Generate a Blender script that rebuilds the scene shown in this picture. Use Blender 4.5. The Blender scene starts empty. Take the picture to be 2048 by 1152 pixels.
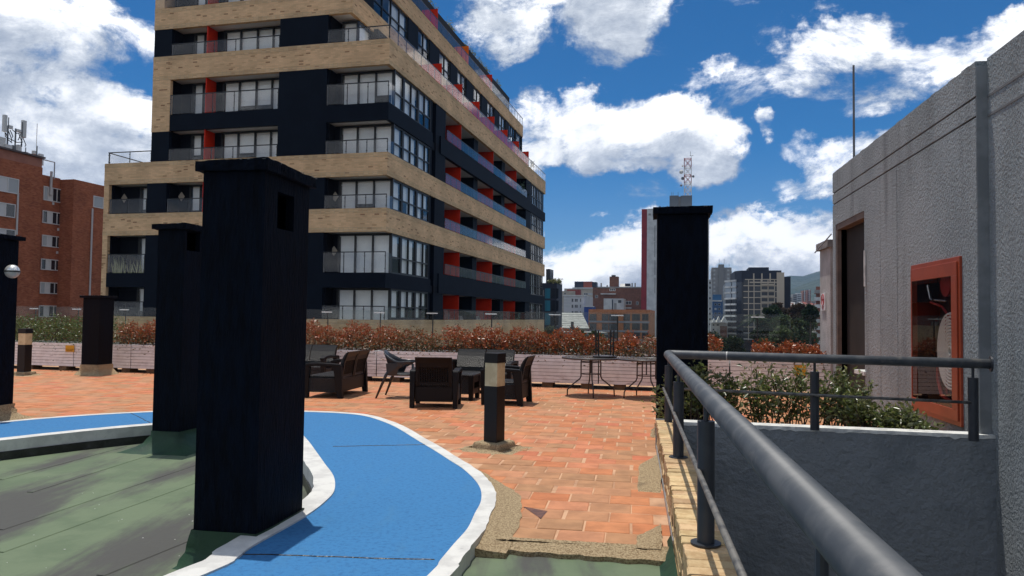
import bpy, bmesh, math, random
import numpy as np
from mathutils import Vector, Matrix
from mathutils.geometry import tessellate_polygon
rnd = random.Random(7)
S = bpy.context.scene
COL = S.collection
# ------------------------------------------------------------------ camera
F = 1500.0; EYE = 1.42; PITCH = math.atan(58 / F); ROLL = .0125
CF = Vector((0, math.cos(PITCH), math.sin(PITCH)))
_r0 = Vector((1, 0, 0)); _u0 = Vector((0, -math.sin(PITCH), math.cos(PITCH)))
CR = _r0 * math.cos(ROLL) + _u0 * math.sin(ROLL)
CU = -_r0 * math.sin(ROLL) + _u0 * math.cos(ROLL)
CO = Vector((0, 0, EYE))
cam = bpy.data.cameras.new('camera'); camo = bpy.data.objects.new('camera', cam); COL.objects.link(camo)
camo.matrix_world = Matrix(((CR.x, CU.x, -CF.x, CO.x), (CR.y, CU.y, -CF.y, CO.y), (CR.z, CU.z, -CF.z, CO.z), (0, 0, 0, 1)))
cam.sensor_width = 36; cam.lens = F / 2048 * 36; cam.clip_start = .05; cam.clip_end = 20000
S.camera = camo


def ray(x, y): return CF * F + CR * (x - 1024) - CU * (y - 576)
def G(x, y, z=0.0):                      # measured point on a level plane
    d = ray(x, y); return CO + d * ((z - EYE) / d.z)
def V(x, y, D):                          # measured point at a depth
    d = ray(x, y); return CO + d * (D / d.y)
def PL(x, y, p, n):
    d = ray(x, y); return CO + d * ((p - CO).dot(n) / d.dot(n))


# ------------------------------------------------------------------ light
SUN = Vector((-.085, .17, 1.0)).normalized()
sl = bpy.data.lights.new('sun', 'SUN'); sl.energy = 3.9; sl.angle = math.radians(.53); sl.color = (1, .955, .88)
slo = bpy.data.objects.new('sun', sl); COL.objects.link(slo)
slo.rotation_euler = (-SUN).to_track_quat('-Z', 'Y').to_euler(); slo.location = (0, 0, 60)
W = bpy.data.worlds.new('World'); S.world = W; W.use_nodes = True
nt = W.node_tree; nt.nodes.clear()


def N(nt, t, **kw):
    n = nt.nodes.new(t)
    for k, v in kw.items():
        if k == 'inp':
            for i, x in v.items(): n.inputs[i].default_value = x
        else: setattr(n, k, v)
    return n
def mth(nt, op, a, b=None, c=None, clamp=False):
    n = N(nt, 'ShaderNodeMath', operation=op, use_clamp=clamp)
    for i, x in enumerate((a, b, c)):
        if x is None: continue
        if isinstance(x, (int, float)): n.inputs[i].default_value = x
        else: nt.links.new(x, n.inputs[i])
    return n.outputs[0]
def mrange(nt, v, a, b, c=0., d=1., interp='SMOOTHSTEP'):
    n = N(nt, 'ShaderNodeMapRange', interpolation_type=interp)
    nt.links.new(v, n.inputs[0])
    for i, x in zip((1, 2, 3, 4), (a, b, c, d)): n.inputs[i].default_value = x
    return n.outputs[0]


BLOBS = [  # measured cloud centres: x, y, radius across, radius up, weight
    (1020, 35, 105, 85, 1), (985, -30, 90, 70, .9), (1205, 40, 85, 95, 1), (1180, -60, 110, 80, 1), (1265, 5, 60, 50, .75),
    (1065, 250, 95, 75, 1), (1150, 220, 60, 60, 1), (1210, 280, 100, 80, 1), (1320, 265, 100, 75, 1), (1405, 305, 75, 70, 1), (1250, 335, 120, 35, .8), (1440, 290, 45, 45, .8),
    (1690, 105, 85, 62, .70), (1775, 130, 95, 55, .62), (1615, 150, 58, 48, .55), (1730, 200, 95, 48, .55), (1900, 125, 75, 52, .62), (2000, 95, 80, 60, .78), (2060, 60, 80, 60, .9),
    (1525, 265, 26, 38, .85), (1590, 315, 48, 34, .7), (1665, 345, 75, 46, .85), (1580, 380, 60, 28, .6), (1740, 330, 70, 50, .8), (1430, 105, 55, 22, .52),
    (1180, 540, 150, 56, 1), (1300, 510, 140, 52, 1), (1440, 480, 130, 52, 1), (1560, 510, 160, 66, 1), (1700, 520, 180, 100, 1), (1250, 590, 300, 70, 1), (1550, 590, 300, 70, 1), (1350, 455, 90, 35, .8), (1190, 433, 30, 12, .6),
    (40, 70, 160, 110, 1), (130, 105, 100, 56, .85), (0, 190, 90, 90, 1), (210, 60, 70, 44, .50), (180, 95, 75, 42, .6), (60, 230, 90, 70, 1), (200, 220, 140, 70, 1), (120, 280, 120, 90, 1), (265, 232, 70, 46, .9), (180, 345, 100, 60, .95), (20, 330, 120, 100, 1), (290, 300, 70, 60, .9), (310, 75, 28, 45, .5), (-150, 200, 200, 250, 1),
]


def cloud_group():
    g = bpy.data.node_groups.new('cloud_density', 'ShaderNodeTree')
    g.interface.new_socket('Vector', in_out='INPUT', socket_type='NodeSocketVector')
    g.interface.new_socket('Density', in_out='OUTPUT', socket_type='NodeSocketFloat')
    gi = g.nodes.new('NodeGroupInput'); go = g.nodes.new('NodeGroupOutput')
    L = g.links.new
    def vm(op, a, b):
        n = N(g, 'ShaderNodeVectorMath', operation=op)
        for i, x in enumerate((a, b)):
            if hasattr(x, 'is_linked') or hasattr(x, 'node'): L(x, n.inputs[i])
            else: n.inputs[i].default_value = x
        return n
    d0 = vm('NORMALIZE', gi.outputs[0], (0, 0, 0)).outputs[0]
    # ragged edges: bend the direction with noise before looking up the masses
    nw = N(g, 'ShaderNodeTexNoise', inp={'Scale': 6., 'Detail': 10., 'Roughness': .66}); L(d0, nw.inputs['Vector'])
    nv = vm('SUBTRACT', nw.outputs['Color'], (.5, .5, .5)).outputs[0]
    nv = vm('SCALE', nv, (0, 0, 0)); nv.inputs['Scale'].default_value = .13
    d = vm('ADD', d0, nv.outputs[0]).outputs[0]
    acc = None
    for (x, y, rx, ry, w) in BLOBS:
        b = ray(x, y).normalized()
        rt = CF.cross(Vector((0, 0, 1))).normalized() if False else b.cross(Vector((0, 0, 1))).normalized()
        up = rt.cross(b).normalized()
        q = vm('SUBTRACT', d, tuple(b)).outputs[0]
        a1 = mth(g, 'MULTIPLY', vm('DOT_PRODUCT', q, tuple(rt)).outputs['Value'], F / rx)
        a2 = mth(g, 'MULTIPLY', vm('DOT_PRODUCT', q, tuple(up)).outputs['Value'], F / ry)
        a3 = mth(g, 'MULTIPLY', vm('DOT_PRODUCT', q, tuple(b)).outputs['Value'], 8.)
        r2 = mth(g, 'MULTIPLY_ADD', a1, a1, mth(g, 'MULTIPLY_ADD', a2, a2, mth(g, 'MULTIPLY', a3, a3)))
        v = mrange(g, r2, 1.7, .1, 0, w, 'SMOOTHSTEP')
        acc = v if acc is None else mth(g, 'SMOOTH_MAX', acc, v, .25)
    # unseen sky: broken cumulus, thickened with a low bank for brighter fill and reflections
    big = N(g, 'ShaderNodeTexNoise', inp={'Scale': 2.1, 'Detail': 3., 'Roughness': .5})
    sc = vm('MULTIPLY', d0, (1, 1, 1.8)).outputs[0]; L(sc, big.inputs['Vector'])
    el = N(g, 'ShaderNodeSeparateXYZ'); L(d0, el.inputs[0])
    rest = mth(g, 'MAXIMUM', mrange(g, big.outputs['Fac'], .42, .55), mrange(g, el.outputs[2], .27, .10, 0, .95))
    out = mrange(g, vm('DOT_PRODUCT', d0, tuple(CF)).outputs['Value'], .80, .74)
    acc = mth(g, 'MAXIMUM', acc, mth(g, 'MULTIPLY', rest, out))
    n1 = N(g, 'ShaderNodeTexNoise', inp={'Scale': 8., 'Detail': 12., 'Roughness': .66, 'Distortion': .3}); L(sc, n1.inputs['Vector'])
    n2 = mth(g, 'MULTIPLY', mth(g, 'SUBTRACT', n1.outputs['Fac'], .5), 2.6)
    dens = mth(g, 'ADD', mth(g, 'SUBTRACT', acc, .47), n2)
    L(dens, go.inputs[0])
    return g


CG = cloud_group()
tc = N(nt, 'ShaderNodeTexCoord')
sky = N(nt, 'ShaderNodeTexSky', sky_type='NISHITA', sun_disc=False)
sky.sun_elevation = math.asin(SUN.z); sky.sun_rotation = math.atan2(SUN.x, SUN.y)
sky.altitude = 2600; sky.air_density = 1.0; sky.dust_density = .25; sky.ozone_density = 2.5
hs = N(nt, 'ShaderNodeHueSaturation', inp={'Hue': .5, 'Saturation': 1.52, 'Value': .93}); nt.links.new(sky.outputs[0], hs.inputs['Color'])
bg1 = N(nt, 'ShaderNodeBackground', inp={'Strength': .10}); nt.links.new(hs.outputs[0], bg1.inputs['Color'])
g1 = N(nt, 'ShaderNodeGroup', node_tree=CG); nt.links.new(tc.outputs['Generated'], g1.inputs[0])
upv = N(nt, 'ShaderNodeVectorMath', operation='ADD'); nt.links.new(tc.outputs['Generated'], upv.inputs[0]); upv.inputs[1].default_value = (-.012, .0, .045)
g2 = N(nt, 'ShaderNodeGroup', node_tree=CG); nt.links.new(upv.outputs[0], g2.inputs[0])
alpha = mrange(nt, g1.outputs[0], -.12, .42)
thick = mrange(nt, g1.outputs[0], .3, 1.0, 0, .30)
litv = mrange(nt, mth(nt, 'SUBTRACT', mth(nt, 'SUBTRACT', g1.outputs[0], g2.outputs[0]), thick), -.52, .60, 0, 1)
rmp = N(nt, 'ShaderNodeValToRGB'); nt.links.new(litv, rmp.inputs[0])
rmp.color_ramp.elements[0].color = (.27, .315, .39, 1); rmp.color_ramp.elements[1].color = (1.0, 1.0, 1.0, 1)
e = rmp.color_ramp.elements.new(.5); e.color = (.56, .595, .645, 1)
bg2 = N(nt, 'ShaderNodeBackground', inp={'Strength': 1.42}); nt.links.new(rmp.outputs[0], bg2.inputs['Color'])
sep = N(nt, 'ShaderNodeSeparateXYZ'); nt.links.new(tc.outputs['Generated'], sep.inputs[0])
alpha = mth(nt, 'MULTIPLY', alpha, mrange(nt, sep.outputs[2], -.06, .0))
mx = N(nt, 'ShaderNodeMixShader'); nt.links.new(alpha, mx.inputs[0]); nt.links.new(bg1.outputs[0], mx.inputs[1]); nt.links.new(bg2.outputs[0], mx.inputs[2])
wo = N(nt, 'ShaderNodeOutputWorld'); nt.links.new(mx.outputs[0], wo.inputs[0])
W.cycles.sampling_method = 'MANUAL'; W.cycles.sample_map_resolution = 512
vs = S.view_settings; vs.view_transform = 'Standard'; vs.look = 'None'; vs.exposure = 0; vs.gamma = 1; vs.use_curve_mapping = False
S.cycles.max_bounces = 7; S.cycles.transparent_max_bounces = 20; S.cycles.caustics_reflective = False; S.cycles.caustics_refractive = False

# ------------------------------------------------------------------ materials
MATS = {}


def M(name, col, rough=.7, col2=None, vs=4., vdet=5., v0=.42, v1=.62, bump=0., bs=40., stretch=(1, 1, 1), metal=0., spec=.4, rand=0., isl=0., coords='POS', bdist=.01, bdet=4., stain=None, st_s=.7, st_v=(.55, .7), st_stretch=(1, 1, 1), st_rot=0.):
    if name in MATS: return MATS[name]
    m = bpy.data.materials.new(name); m.use_nodes = True; t = m.node_tree; L = t.links.new
    b = t.nodes['Principled BSDF']; b.inputs['Roughness'].default_value = rough; b.inputs['Metallic'].default_value = metal
    b.inputs['Specular IOR Level'].default_value = spec
    src = N(t, 'ShaderNodeNewGeometry').outputs['Position'] if coords == 'POS' else N(t, 'ShaderNodeTexCoord').outputs['Object']
    mp = N(t, 'ShaderNodeMapping'); mp.inputs['Scale'].default_value = stretch; L(src, mp.inputs[0])
    cur = None
    def rgb(c): n = N(t, 'ShaderNodeRGB'); n.outputs[0].default_value = (*c, 1); return n.outputs[0]
    def mix(f, a, c, bt='MIX'):
        n = N(t, 'ShaderNodeMix', data_type='RGBA', blend_type=bt)
        if isinstance(f, float): n.inputs[0].default_value = f
        else: L(f, n.inputs[0])
        L(a, n.inputs[6]); L(c, n.inputs[7]); return n.outputs[2]
    cur = rgb(col)
    if col2 is not None:
        nz = N(t, 'ShaderNodeTexNoise', inp={'Scale': vs, 'Detail': vdet, 'Roughness': .6}); L(mp.outputs[0], nz.inputs['Vector'])
        cur = mix(mrange(t, nz.outputs['Fac'], v0, v1), cur, rgb(col2))
    if rand or isl:
        o = N(t, 'ShaderNodeObjectInfo').outputs['Random'] if rand else N(t, 'ShaderNodeNewGeometry').outputs['Random Per Island']
        k = rand or isl
        h = N(t, 'ShaderNodeHueSaturation'); L(cur, h.inputs['Color'])
        L(mrange(t, o, 0, 1, 1 - k, 1 + k, 'LINEAR'), h.inputs['Value'])
        r2 = mth(t, 'FRACT', mth(t, 'MULTIPLY', o, 37.7))
        L(mrange(t, r2, 0, 1, .5 - k * .05, .5 + k * .05, 'LINEAR'), h.inputs['Hue'])
        cur = h.outputs[0]
    if stain is not None:
        m2 = N(t, 'ShaderNodeMapping'); m2.inputs['Scale'].default_value = st_stretch; m2.vector_type = 'TEXTURE' if False else 'POINT'; m2.inputs['Rotation'].default_value = (0, 0, st_rot); L(src, m2.inputs[0])
        nz = N(t, 'ShaderNodeTexNoise', inp={'Scale': st_s, 'Detail': 7., 'Roughness': .65}); L(m2.outputs[0], nz.inputs['Vector'])
        cur = mix(mrange(t, nz.outputs['Fac'], *st_v), cur, rgb(stain))
    L(cur, b.inputs['Base Color'])
    if bump:
        nb = N(t, 'ShaderNodeTexNoise', inp={'Scale': bs, 'Detail': bdet, 'Roughness': .6}); L(mp.outputs[0], nb.inputs['Vector'])
        bn = N(t, 'ShaderNodeBump', inp={'Strength': bump, 'Distance': bdist}); L(nb.outputs['Fac'], bn.inputs['Height']); L(bn.outputs[0], b.inputs['Normal'])
    MATS[name] = m; return m


def brick_mat(name, stops, w, h, mortar, mw=.1, bump=.4, rough=.85, vert=False, scale_noise=.6, axis='xy'):
    m = bpy.data.materials.new(name); m.use_nodes = True; t = m.node_tree; L = t.links.new
    b = t.nodes['Principled BSDF']; b.inputs['Roughness'].default_value = rough; b.inputs['Specular IOR Level'].default_value = .25
    o = N(t, 'ShaderNodeTexCoord').outputs['Object']; s = N(t, 'ShaderNodeSeparateXYZ'); L(o, s.inputs[0])
    u = mth(t, 'ADD', s.outputs[0], s.outputs[1]); z = s.outputs[2]
    if vert: u, z, w, h = z, u, h, w
    row = mth(t, 'DIVIDE', z, h); ri = mth(t, 'FLOOR', row); rf = mth(t, 'FRACT', row)
    off = mth(t, 'MULTIPLY', mth(t, 'FRACT', mth(t, 'MULTIPLY', ri, .5)), 1.0)
    if vert: off = mth(t, 'MULTIPLY', off, 0.)
    c = mth(t, 'ADD', mth(t, 'DIVIDE', u, w), off); ci = mth(t, 'FLOOR', c); cf = mth(t, 'FRACT', c)
    cb = N(t, 'ShaderNodeCombineXYZ'); L(ri, cb.inputs[0]); L(ci, cb.inputs[1])
    wn = N(t, 'ShaderNodeTexWhiteNoise', noise_dimensions='2D'); L(cb.outputs[0], wn.inputs['Vector'])
    rp = N(t, 'ShaderNodeValToRGB'); L(wn.outputs['Value'], rp.inputs[0]); rp.color_ramp.interpolation = 'LINEAR'
    el = rp.color_ramp.elements
    while len(el) < len(stops): el.new(.5)
    for e_, (p, cc) in zip(el, stops): e_.position = p; e_.color = (*cc, 1)
    mr = mth(t, 'MINIMUM', mth(t, 'MULTIPLY', mth(t, 'MINIMUM', rf, mth(t, 'SUBTRACT', 1., rf)), h), mth(t, 'MULTIPLY', mth(t, 'MINIMUM', cf, mth(t, 'SUBTRACT', 1., cf)), w))
    msk = mrange(t, mr, mw * h * .35, mw * h * .8)
    mxn = N(t, 'ShaderNodeMix', data_type='RGBA'); L(msk, mxn.inputs[0]); mxn.inputs[6].default_value = (*mortar, 1); L(rp.outputs[0], mxn.inputs[7])
    nz = N(t, 'ShaderNodeTexNoise', inp={'Scale': scale_noise, 'Detail': 6.}); L(o, nz.inputs['Vector'])
    hv = N(t, 'ShaderNodeHueSaturation'); L(mxn.outputs[2], hv.inputs['Color']); L(mrange(t, nz.outputs['Fac'], .3, .7, .86, 1.12), hv.inputs['Value'])
    L(hv.outputs[0], b.inputs['Base Color'])
    bn = N(t, 'ShaderNodeBump', inp={'Strength': bump, 'Distance': .012}); L(msk, bn.inputs['Height']); L(bn.outputs[0], b.inputs['Normal'])
    MATS[name] = m; return m


def glass_mat(name, tint, refl=1.0, ior=1.5, rough=.0, dirt=.0, dirtcol=(.6, .6, .55)):
    m = bpy.data.materials.new(name); m.use_nodes = True; t = m.node_tree; L = t.links.new; t.nodes.clear()
    tr = N(t, 'ShaderNodeBsdfTransparent', inp={'Color': (*tint, 1)})
    gl = N(t, 'ShaderNodeBsdfGlossy', inp={'Roughness': rough, 'Color': (refl, refl, refl, 1)})
    fr = N(t, 'ShaderNodeFresnel', inp={'IOR': ior}); gm_ = N(t, 'ShaderNodeNewGeometry')
    fac = mth(t, 'MULTIPLY', fr.outputs[0], mth(t, 'SUBTRACT', 1., gm_.outputs['Backfacing']))
    mx = N(t, 'ShaderNodeMixShader'); L(fac, mx.inputs[0]); L(tr.outputs[0], mx.inputs[1]); L(gl.outputs[0], mx.inputs[2])
    cur = mx.outputs[0]
    if dirt:
        df = N(t, 'ShaderNodeBsdfDiffuse', inp={'Color': (*dirtcol, 1)})
        m2 = N(t, 'ShaderNodeMixShader', inp={'Fac': dirt}); L(cur, m2.inputs[1]); L(df.outputs[0], m2.inputs[2]); cur = m2.outputs[0]
    out = N(t, 'ShaderNodeOutputMaterial'); L(cur, out.inputs[0])
    MATS[name] = m; return m


def leaf_mat(name, cols, rough=.35, spec=.5, trans=.25):
    m = bpy.data.materials.new(name); m.use_nodes = True; t = m.node_tree; L = t.links.new
    b = t.nodes['Principled BSDF']; b.inputs['Roughness'].default_value = rough; b.inputs['Specular IOR Level'].default_value = spec
    g = N(t, 'ShaderNodeNewGeometry'); rp = N(t, 'ShaderNodeValToRGB'); L(g.outputs['Random Per Island'], rp.inputs[0])
    el = rp.color_ramp.elements
    while len(el) < len(cols): el.new(.5)
    for i, (e_, c) in enumerate(zip(el, cols)): e_.position = i / (len(cols) - 1); e_.color = (*c, 1)
    L(rp.outputs[0], b.inputs['Base Color'])
    tl = N(t, 'ShaderNodeBsdfTranslucent'); L(rp.outputs[0], tl.inputs['Color'])
    mx = N(t, 'ShaderNodeMixShader', inp={'Fac': trans}); L(b.outputs[0], mx.inputs[1]); L(tl.outputs[0], mx.inputs[2])
    L(mx.outputs[0], t.nodes['Material Output'].inputs[0])
    MATS[name] = m; return m


def hexc(h): return tuple(((int(h[i:i + 2], 16) / 255 + .055) / 1.055) ** 2.4 if int(h[i:i + 2], 16) > 10 else int(h[i:i + 2], 16) / 255 / 12.92 for i in (0, 2, 4))


buff = brick_mat('buff_brick', [(0, (.62, .385, .20)), (.1, (.67, .43, .235)), (.5, (.735, .47, .255)), (.94, (.785, .52, .285)), (.955, (.48, .27, .13)), (1, (.33, .17, .085))], .26, .078, (.60, .42, .26))
buffs = brick_mat('buff_brick_soldier', [(0, (.54, .33, .165)), (.5, (.66, .43, .22)), (.95, (.74, .50, .27)), (1, (.34, .18, .08))], .26, .075, (.55, .39, .24), vert=True)
redbrown = brick_mat('redbrown_brick', [(0, (.27, .075, .035)), (.5, (.36, .105, .045)), (1, (.42, .14, .065))], .3, .1, (.33, .13, .075), mw=.12)
brownb = brick_mat('brown_brick', [(0, (.12, .05, .032)), (.5, (.19, .08, .048)), (1, (.24, .11, .07))], .4, .14, (.19, .11, .08))
orangeb = brick_mat('orange_brick', [(0, (.36, .13, .055)), (.5, (.44, .17, .07)), (1, (.5, .21, .1))], .4, .12, (.42, .2, .11))
pinkb = brick_mat('pink_brick', [(0, (.5, .27, .2)), (.5, (.6, .36, .28)), (1, (.66, .42, .34))], .28, .11, (.75, .55, .48), mw=.25)
navyb = M('building_navy_panel', (.0018, .0048, .0115), .65, (.0028, .0066, .0145), vs=1.2, spec=.10)
navyd = M('building_navy_dark', (.002, .003, .007), .7, spec=.12)
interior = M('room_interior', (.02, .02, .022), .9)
soffit = M('white_soffit', (.72, .71, .69), .8)
redp = M('red_panel', (.62, .026, .004), .5, (.55, .020, .003), vs=1.5, spec=.2)
orgp = M('orange_panel', (.85, .17, .006), .5, (.75, .12, .005), vs=1.2, spec=.2)
blackal = M('black_aluminium', (.008, .009, .011), .4, spec=.4)
blindm = M('roller_blind', (.88, .885, .87), .85, (.82, .825, .82), vs=1.4, rand=.10)
glassw = glass_mat('window_glass', (.99, .995, .99), 1.0, 1.5)
glassb = glass_mat('balcony_glass', (.97, .97, .97), .95, 1.5, dirt=.010, dirtcol=(.7, .66, .68))
glassr = glass_mat('terrace_glass', (.90, .92, .90), .95, 1.36, dirt=.012)
colm = M('column_paint', (.0016, .0045, .0115), .72, (.0006, .0014, .0038), vs=22, v0=.30, v1=.72, bump=1., bs=60, stretch=(1, 1, .22), spec=.075, stain=(.0035, .0075, .0135), st_s=1.6, st_v=(.60, .85), st_stretch=(1.4, 1.4, .25), bdist=.012)
columnblk = M('column_paint_black', (.0050, .0052, .0085), .8, (.005, .0045, .006), vs=3, bump=.6, bs=60, stretch=(1, 1, .12), spec=.12)
voidm = M('void_black', (.001, .001, .001), .9, spec=.0)  # flat black put in for the shade inside the vents and the doorway
agg = M('aggregate_render', (.50, .38, .225), .95, (.30, .21, .115), vs=75, vdet=2, v0=.47, v1=.56, bump=1., bs=120, bdist=.02, stain=(.17, .125, .075), st_s=2.2, st_v=(.58, .76))
greenm = M('green_membrane', (.125, .165, .095), .7, (.10, .138, .078), vs=2.2, stain=(.066, .065, .058), st_s=.75, st_v=(.45, .60), st_stretch=(1.7, .38, 1), bump=.25, bs=14, spec=.35)
greenf = M('green_flashing', (.016, .050, .024), .6, (.011, .036, .019), vs=5, bump=.4, bs=9, bdist=.02, spec=.35)
blackm = M('black_membrane', (.012, .012, .012), .35, (.03, .03, .03), vs=6, bump=.8, bs=18, bdist=.02, spec=.5)
bluem = M('blue_path_paint', (.036, .172, .38), .8, (.024, .120, .285), vs=34, vdet=6., v0=.44, v1=.74, bump=.5, bs=110, bdist=.004, spec=.3, stain=(.045, .17, .34), st_s=3.2, st_v=(.50, .85), st_stretch=(1.6, .5, 1))
whitep = M('white_path_paint', (.63, .62, .585), .8, (.52, .51, .485), vs=5, bump=.5, bs=60, bdist=.006, stain=(.30, .29, .27), st_s=9, st_v=(.62, .8))
grout = M('terrace_grout', (.56, .335, .20), .9, (.42, .23, .13), vs=3, stain=(.2, .12, .08), st_s=3., st_v=(.55, .75))
planterm = M('peeling_white_paint', (.86, .865, .86), .85, (.76, .75, .74), vs=5, stain=(.30, .26, .24), st_s=5, st_v=(.57, .72), st_stretch=(.5, .5, 4), bump=.5, bs=25)
woodblk = M('timber_block', (.20, .12, .06), .85, (.12, .07, .04), vs=9)
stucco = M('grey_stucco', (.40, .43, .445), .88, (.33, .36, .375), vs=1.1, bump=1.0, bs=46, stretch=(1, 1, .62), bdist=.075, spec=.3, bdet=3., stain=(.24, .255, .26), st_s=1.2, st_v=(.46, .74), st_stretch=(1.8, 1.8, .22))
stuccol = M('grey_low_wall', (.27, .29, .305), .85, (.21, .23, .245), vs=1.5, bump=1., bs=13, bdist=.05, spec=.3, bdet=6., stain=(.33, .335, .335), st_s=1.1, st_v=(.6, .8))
concretet = M('white_coping_paint', (.66, .66, .63), .8, (.48, .48, .46), vs=8)
handm = M('worn_handrail_paint', (.060, .068, .079), .52, (.10, .105, .112), vs=5, spec=.5, stain=(.22, .20, .18), st_s=5, st_v=(.56, .78), st_stretch=(1, .35, 1), bump=.06, bs=18)
postm = M('post_paint', (.020, .024, .032), .45, (.03, .034, .042), vs=6, spec=.5)
railsm = M('lower_rail_paint', (.16, .15, .135), .5, (.07, .07, .07), vs=14)
copingb = M('coping_brick', (.56, .40, .215), .88, (.46, .30, .15), vs=14, rand=.16, bump=.5, bs=60, stain=(.3, .17, .1), st_s=6, st_v=(.6, .75))
mortarm = M('brick_mortar', (.36, .29, .2), .95, (.27, .21, .14), vs=12, bump=.4, bs=60)
plastic = M('brown_rattan_plastic', (.0045, .0032, .0033), .5, spec=.22, bump=.0)
plasticg = M('graphite_plastic', (.022, .024, .027), .38, spec=.5)
bollm = M('bollard_black_metal', (.008, .0055, .0055), .45, spec=.3)
opal = M('yellowed_acrylic', (.62, .52, .31), .45, (.52, .42, .24), vs=8, spec=.4)
orangecab = M('orange_red_cabinet_paint', (.36, .058, .020), .4, (.31, .048, .016), vs=4, spec=.5)
steel = M('steel', (.55, .55, .54), .3, metal=1.)
chrome = M('clamp_steel', (.8, .78, .74), .25, metal=.6)
galv = M('galvanised', (.35, .36, .37), .45, metal=.6)
hosem = M('white_hose', (.88, .87, .84), .8)
hosered = M('red_hose_reel', (.35, .02, .015), .5)
doorm = M('brown_metal_door', (.032, .026, .023), .6, (.024, .020, .018), vs=2)
doorframe = M('door_frame_brown', (.17, .125, .10), .7, (.12, .09, .075), vs=5)
yellow = M('yellow_sign_plate', (.68, .34, .01), .5)
darkred = M('sign_dark_red_print', (.12, .018, .005), .6)
whites = M('sign_white', (.75, .73, .71), .5)
redprint = M('sign_red_print', (.42, .03, .035), .5)
soil = M('planter_soil', (.07, .05, .035), .95, (.04, .03, .02), vs=20, bump=.6, bs=30)
bark = M('bark', (.10, .075, .055), .9, (.06, .045, .035), vs=20, bump=.5, bs=30)
tabglass = M('frosted_table_glass', (.09, .085, .08), .16, (.12, .11, .10), vs=30, spec=.6)
tablem = M('table_leg_brown', (.045, .032, .028), .35, spec=.5)


def weave_mat(name, col):
    m = bpy.data.materials.new(name); m.use_nodes = True; t = m.node_tree; L = t.links.new
    b = t.nodes['Principled BSDF']; b.inputs['Base Color'].default_value = (*col, 1); b.inputs['Roughness'].default_value = .38; b.inputs['Specular IOR Level'].default_value = .55
    o = N(t, 'ShaderNodeTexCoord').outputs['Object']; s = N(t, 'ShaderNodeSeparateXYZ'); L(o, s.inputs[0])
    a = mth(t, 'SINE', mth(t, 'MULTIPLY', s.outputs[0], 2 * math.pi / .034))
    c = mth(t, 'SINE', mth(t, 'MULTIPLY', mth(t, 'ADD', s.outputs[2], s.outputs[1]), 2 * math.pi / .034))
    hgt = mth(t, 'MULTIPLY', a, c)
    bn = N(t, 'ShaderNodeBump', inp={'Strength': 1., 'Distance': .012}); L(hgt, bn.inputs['Height']); L(bn.outputs[0], b.inputs['Normal'])
    MATS[name] = m; return m


weave = weave_mat('woven_rattan', (.011, .010, .010))


def tile_mat(name, island):
    m = bpy.data.materials.new(name); m.use_nodes = True; t = m.node_tree; L = t.links.new
    b = t.nodes['Principled BSDF']; b.inputs['Roughness'].default_value = .75; b.inputs['Specular IOR Level'].default_value = .3
    v = N(t, 'ShaderNodeNewGeometry').outputs['Random Per Island'] if island else N(t, 'ShaderNodeObjectInfo').outputs['Random']
    rp = N(t, 'ShaderNodeValToRGB'); L(v, rp.inputs[0]); el = rp.color_ramp.elements
    st = [(0, (.47, .165, .068)), (.22, (.50, .20, .086)), (.35, (.47, .225, .12)), (.5, (.42, .205, .10)), (.68, (.385, .20, .098)), (.8, (.48, .215, .11)), (.92, (.52, .19, .092)), (1, (.49, .15, .072))]
    while len(el) < len(st): el.new(.5)
    for e_, (p, c) in zip(el, st): e_.position = p; e_.color = (*c, 1)
    p = N(t, 'ShaderNodeNewGeometry').outputs['Position']
    nz = N(t, 'ShaderNodeTexNoise', inp={'Scale': 5., 'Detail': 6., 'Roughness': .6}); L(p, nz.inputs['Vector'])
    mp = N(t, 'ShaderNodeMapping'); mp.inputs['Scale'].default_value = (.6, 3., 1); mp.inputs['Rotation'].default_value = (0, 0, .16); L(p, mp.inputs[0])
    n2 = N(t, 'ShaderNodeTexNoise', inp={'Scale': 2.4, 'Detail': 7., 'Roughness': .68}); L(mp.outputs[0], n2.inputs['Vector'])
    hv = N(t, 'ShaderNodeHueSaturation'); L(rp.outputs[0], hv.inputs['Color']); L(mrange(t, nz.outputs['Fac'], .3, .7, .80, 1.14), hv.inputs['Value'])
    mxn = N(t, 'ShaderNodeMix', data_type='RGBA'); L(mrange(t, n2.outputs['Fac'], .60, .80, 0, .75), mxn.inputs[0]); L(hv.outputs[0], mxn.inputs[6]); mxn.inputs[7].default_value = (.17, .08, .06, 1)
    L(mxn.outputs[2], b.inputs['Base Color'])
    n3 = N(t, 'ShaderNodeTexNoise', inp={'Scale': 60., 'Detail': 3.}); L(p, n3.inputs['Vector'])
    bn = N(t, 'ShaderNodeBump', inp={'Strength': .2, 'Distance': .004}); L(n3.outputs['Fac'], bn.inputs['Height']); L(bn.outputs[0], b.inputs['Normal'])
    return m


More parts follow.
